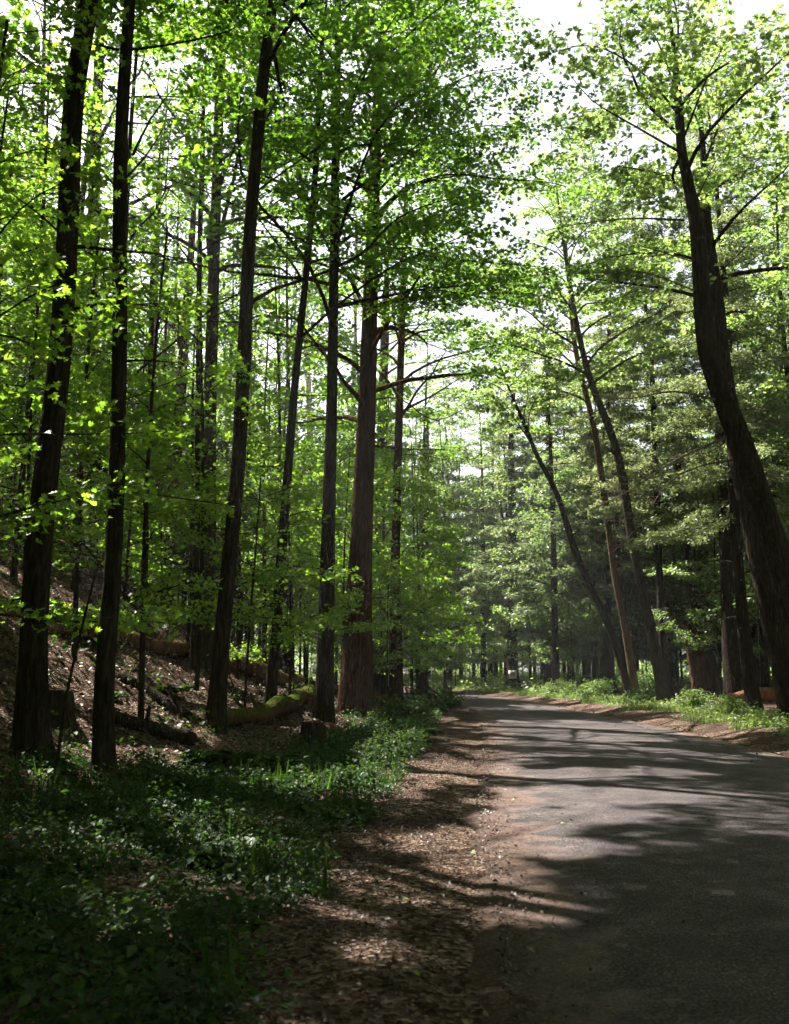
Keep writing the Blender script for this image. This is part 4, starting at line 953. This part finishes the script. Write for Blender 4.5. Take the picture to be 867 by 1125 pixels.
BM = [bush_mesh(1, 1.0, .9, M['ground_leaf'], tb=.5), bush_mesh(2, 1.1, .8, M['pale_leaf'], tb=.6), bush_mesh(3, .9, 1.3, M['pale_leaf'], 20, .12, .45), bush_mesh(4, 1.2, 1.0, M['ground_leaf'], 30, .10, .8)]
def bush(px, py, k, sc, label, group=None, Y=None):
    B = on_ground(px, py)
    if Y: x_ = (px - CXP) / FPX * Y; B = np.array([x_, Y, gz(x_, Y)])
    o = empty('roadside_bush', B, px * .37, sc); tag(o, label, 'bush', group)
    obj('stem', BM[k][0], o); obj('foliage', BM[k][1], o)
bush(470, 782, 0, 1.3, 'dark leafy bush at the left road edge before the far bend')
bush(452, 795, 3, 1.0, 'low bright green bush on the bank right of the slender reddish trunk')
bush(490, 778, 0, 1.1, 'small shaded bush touching the left edge of the road')
bush(440, 830, 3, .6, 'light green low bush where the sun strikes the left verge')
bush(395, 822, 3, .55, 'low green bush below the widest reddish trunk')
bush(640, 770, 1, 1.1, 'pale sunlit bush before the hemlock on the right verge', Y=44)
bush(612, 766, 1, 1.2, 'pale bush by the road bend on its right side', Y=50)
bush(705, 778, 0, .9, 'deep green bush at the foot of the foremost leaning trunk', Y=37)
bush(755, 784, 1, .95, 'pale bush in front of the broken dark stump', Y=32)
bush(790, 796, 1, .8, 'pale leafy bush before the orange cut log', Y=28)
bush(700, 742, 2, 1.4, 'tall sunlit shrub between the tan stem and the foremost leaning trunk', Y=44)
bush(655, 768, 2, 1.0, 'small upright pale shrub left of the slim bending trunk', Y=45)

# thin summer haze hanging under the trees
v, f = box(-500, 500, -80, 700, -3, 70)
hm = bpy.data.materials.new('haze_air'); hm.use_nodes = True; tt = hm.node_tree; tt.nodes.clear()
pv = tt.nodes.new('ShaderNodeVolumePrincipled'); pv.inputs['Density'].default_value = .0004; pv.inputs['Color'].default_value = (.95, .97, 1, 1); pv.inputs['Anisotropy'].default_value = .3
oo = tt.nodes.new('ShaderNodeOutputMaterial'); tt.links.new(pv.outputs[0], oo.inputs['Volume'])
tag(obj('haze', mesh_np('haze', v, np.array(f).ravel(), np.arange(6) * 4, hm)), kind='stuff')
# =================================================================== LIGHT, SKY, CAMERA
w = bpy.data.worlds.new("World"); SC.world = w; w.use_nodes = True
n = w.node_tree.nodes; l = w.node_tree.links; n.clear()
sky = n.new('ShaderNodeTexSky'); sky.sky_type = 'NISHITA'; sky.sun_disc = False
sky.sun_elevation = SUN_EL; sky.sun_rotation = SUN_AZ % (2 * PI); sky.dust_density = 3.0; sky.air_density = 1.0; sky.ozone_density = .6
bg = n.new('ShaderNodeBackground'); bg.inputs[1].default_value = .05
wo = n.new('ShaderNodeOutputWorld'); hs = n.new('ShaderNodeHueSaturation'); hs.inputs['Saturation'].default_value = .35; l.new(sky.outputs[0], hs.inputs['Color']); l.new(hs.outputs[0], bg.inputs[0]); l.new(bg.outputs[0], wo.inputs[0])
sl = bpy.data.lights.new('sun', 'SUN'); sl.energy = 5.0; sl.angle = math.radians(.55); sl.color = (1, .94, .87)
so = bpy.data.objects.new('sun', sl); COL.objects.link(so); so.location = (-20, 20, 40)
so.rotation_euler = Vector(S).to_track_quat('Z', 'Y').to_euler()
cam = bpy.data.cameras.new('camera'); co_ = bpy.data.objects.new('camera', cam); COL.objects.link(co_)
co_.location = (0, 0, CAMH); co_.rotation_euler = (PI / 2 + PITCH, 0, 0)
cam.sensor_fit = 'VERTICAL'; cam.sensor_height = 36; cam.lens = 36 * FPX / 1125; cam.clip_end = 2000
cam.dof.use_dof = True; cam.dof.focus_distance = 24; cam.dof.aperture_fstop = 3.2
SC.camera = co_
vs = SC.view_settings; vs.view_transform = 'Standard'; vs.look = 'None'; vs.gamma = 1; vs.use_curve_mapping = False; vs.exposure = 2.7
cy = SC.cycles
cy.use_denoising = True; cy.use_adaptive_sampling = True; cy.adaptive_threshold = .02
cy.max_bounces = 9; cy.diffuse_bounces = 7; cy.glossy_bounces = 2; cy.transmission_bounces = 7; cy.transparent_max_bounces = 4
cy.volume_bounces = 0; cy.caustics_reflective = False; cy.caustics_refractive = False; cy.sample_clamp_indirect = 6
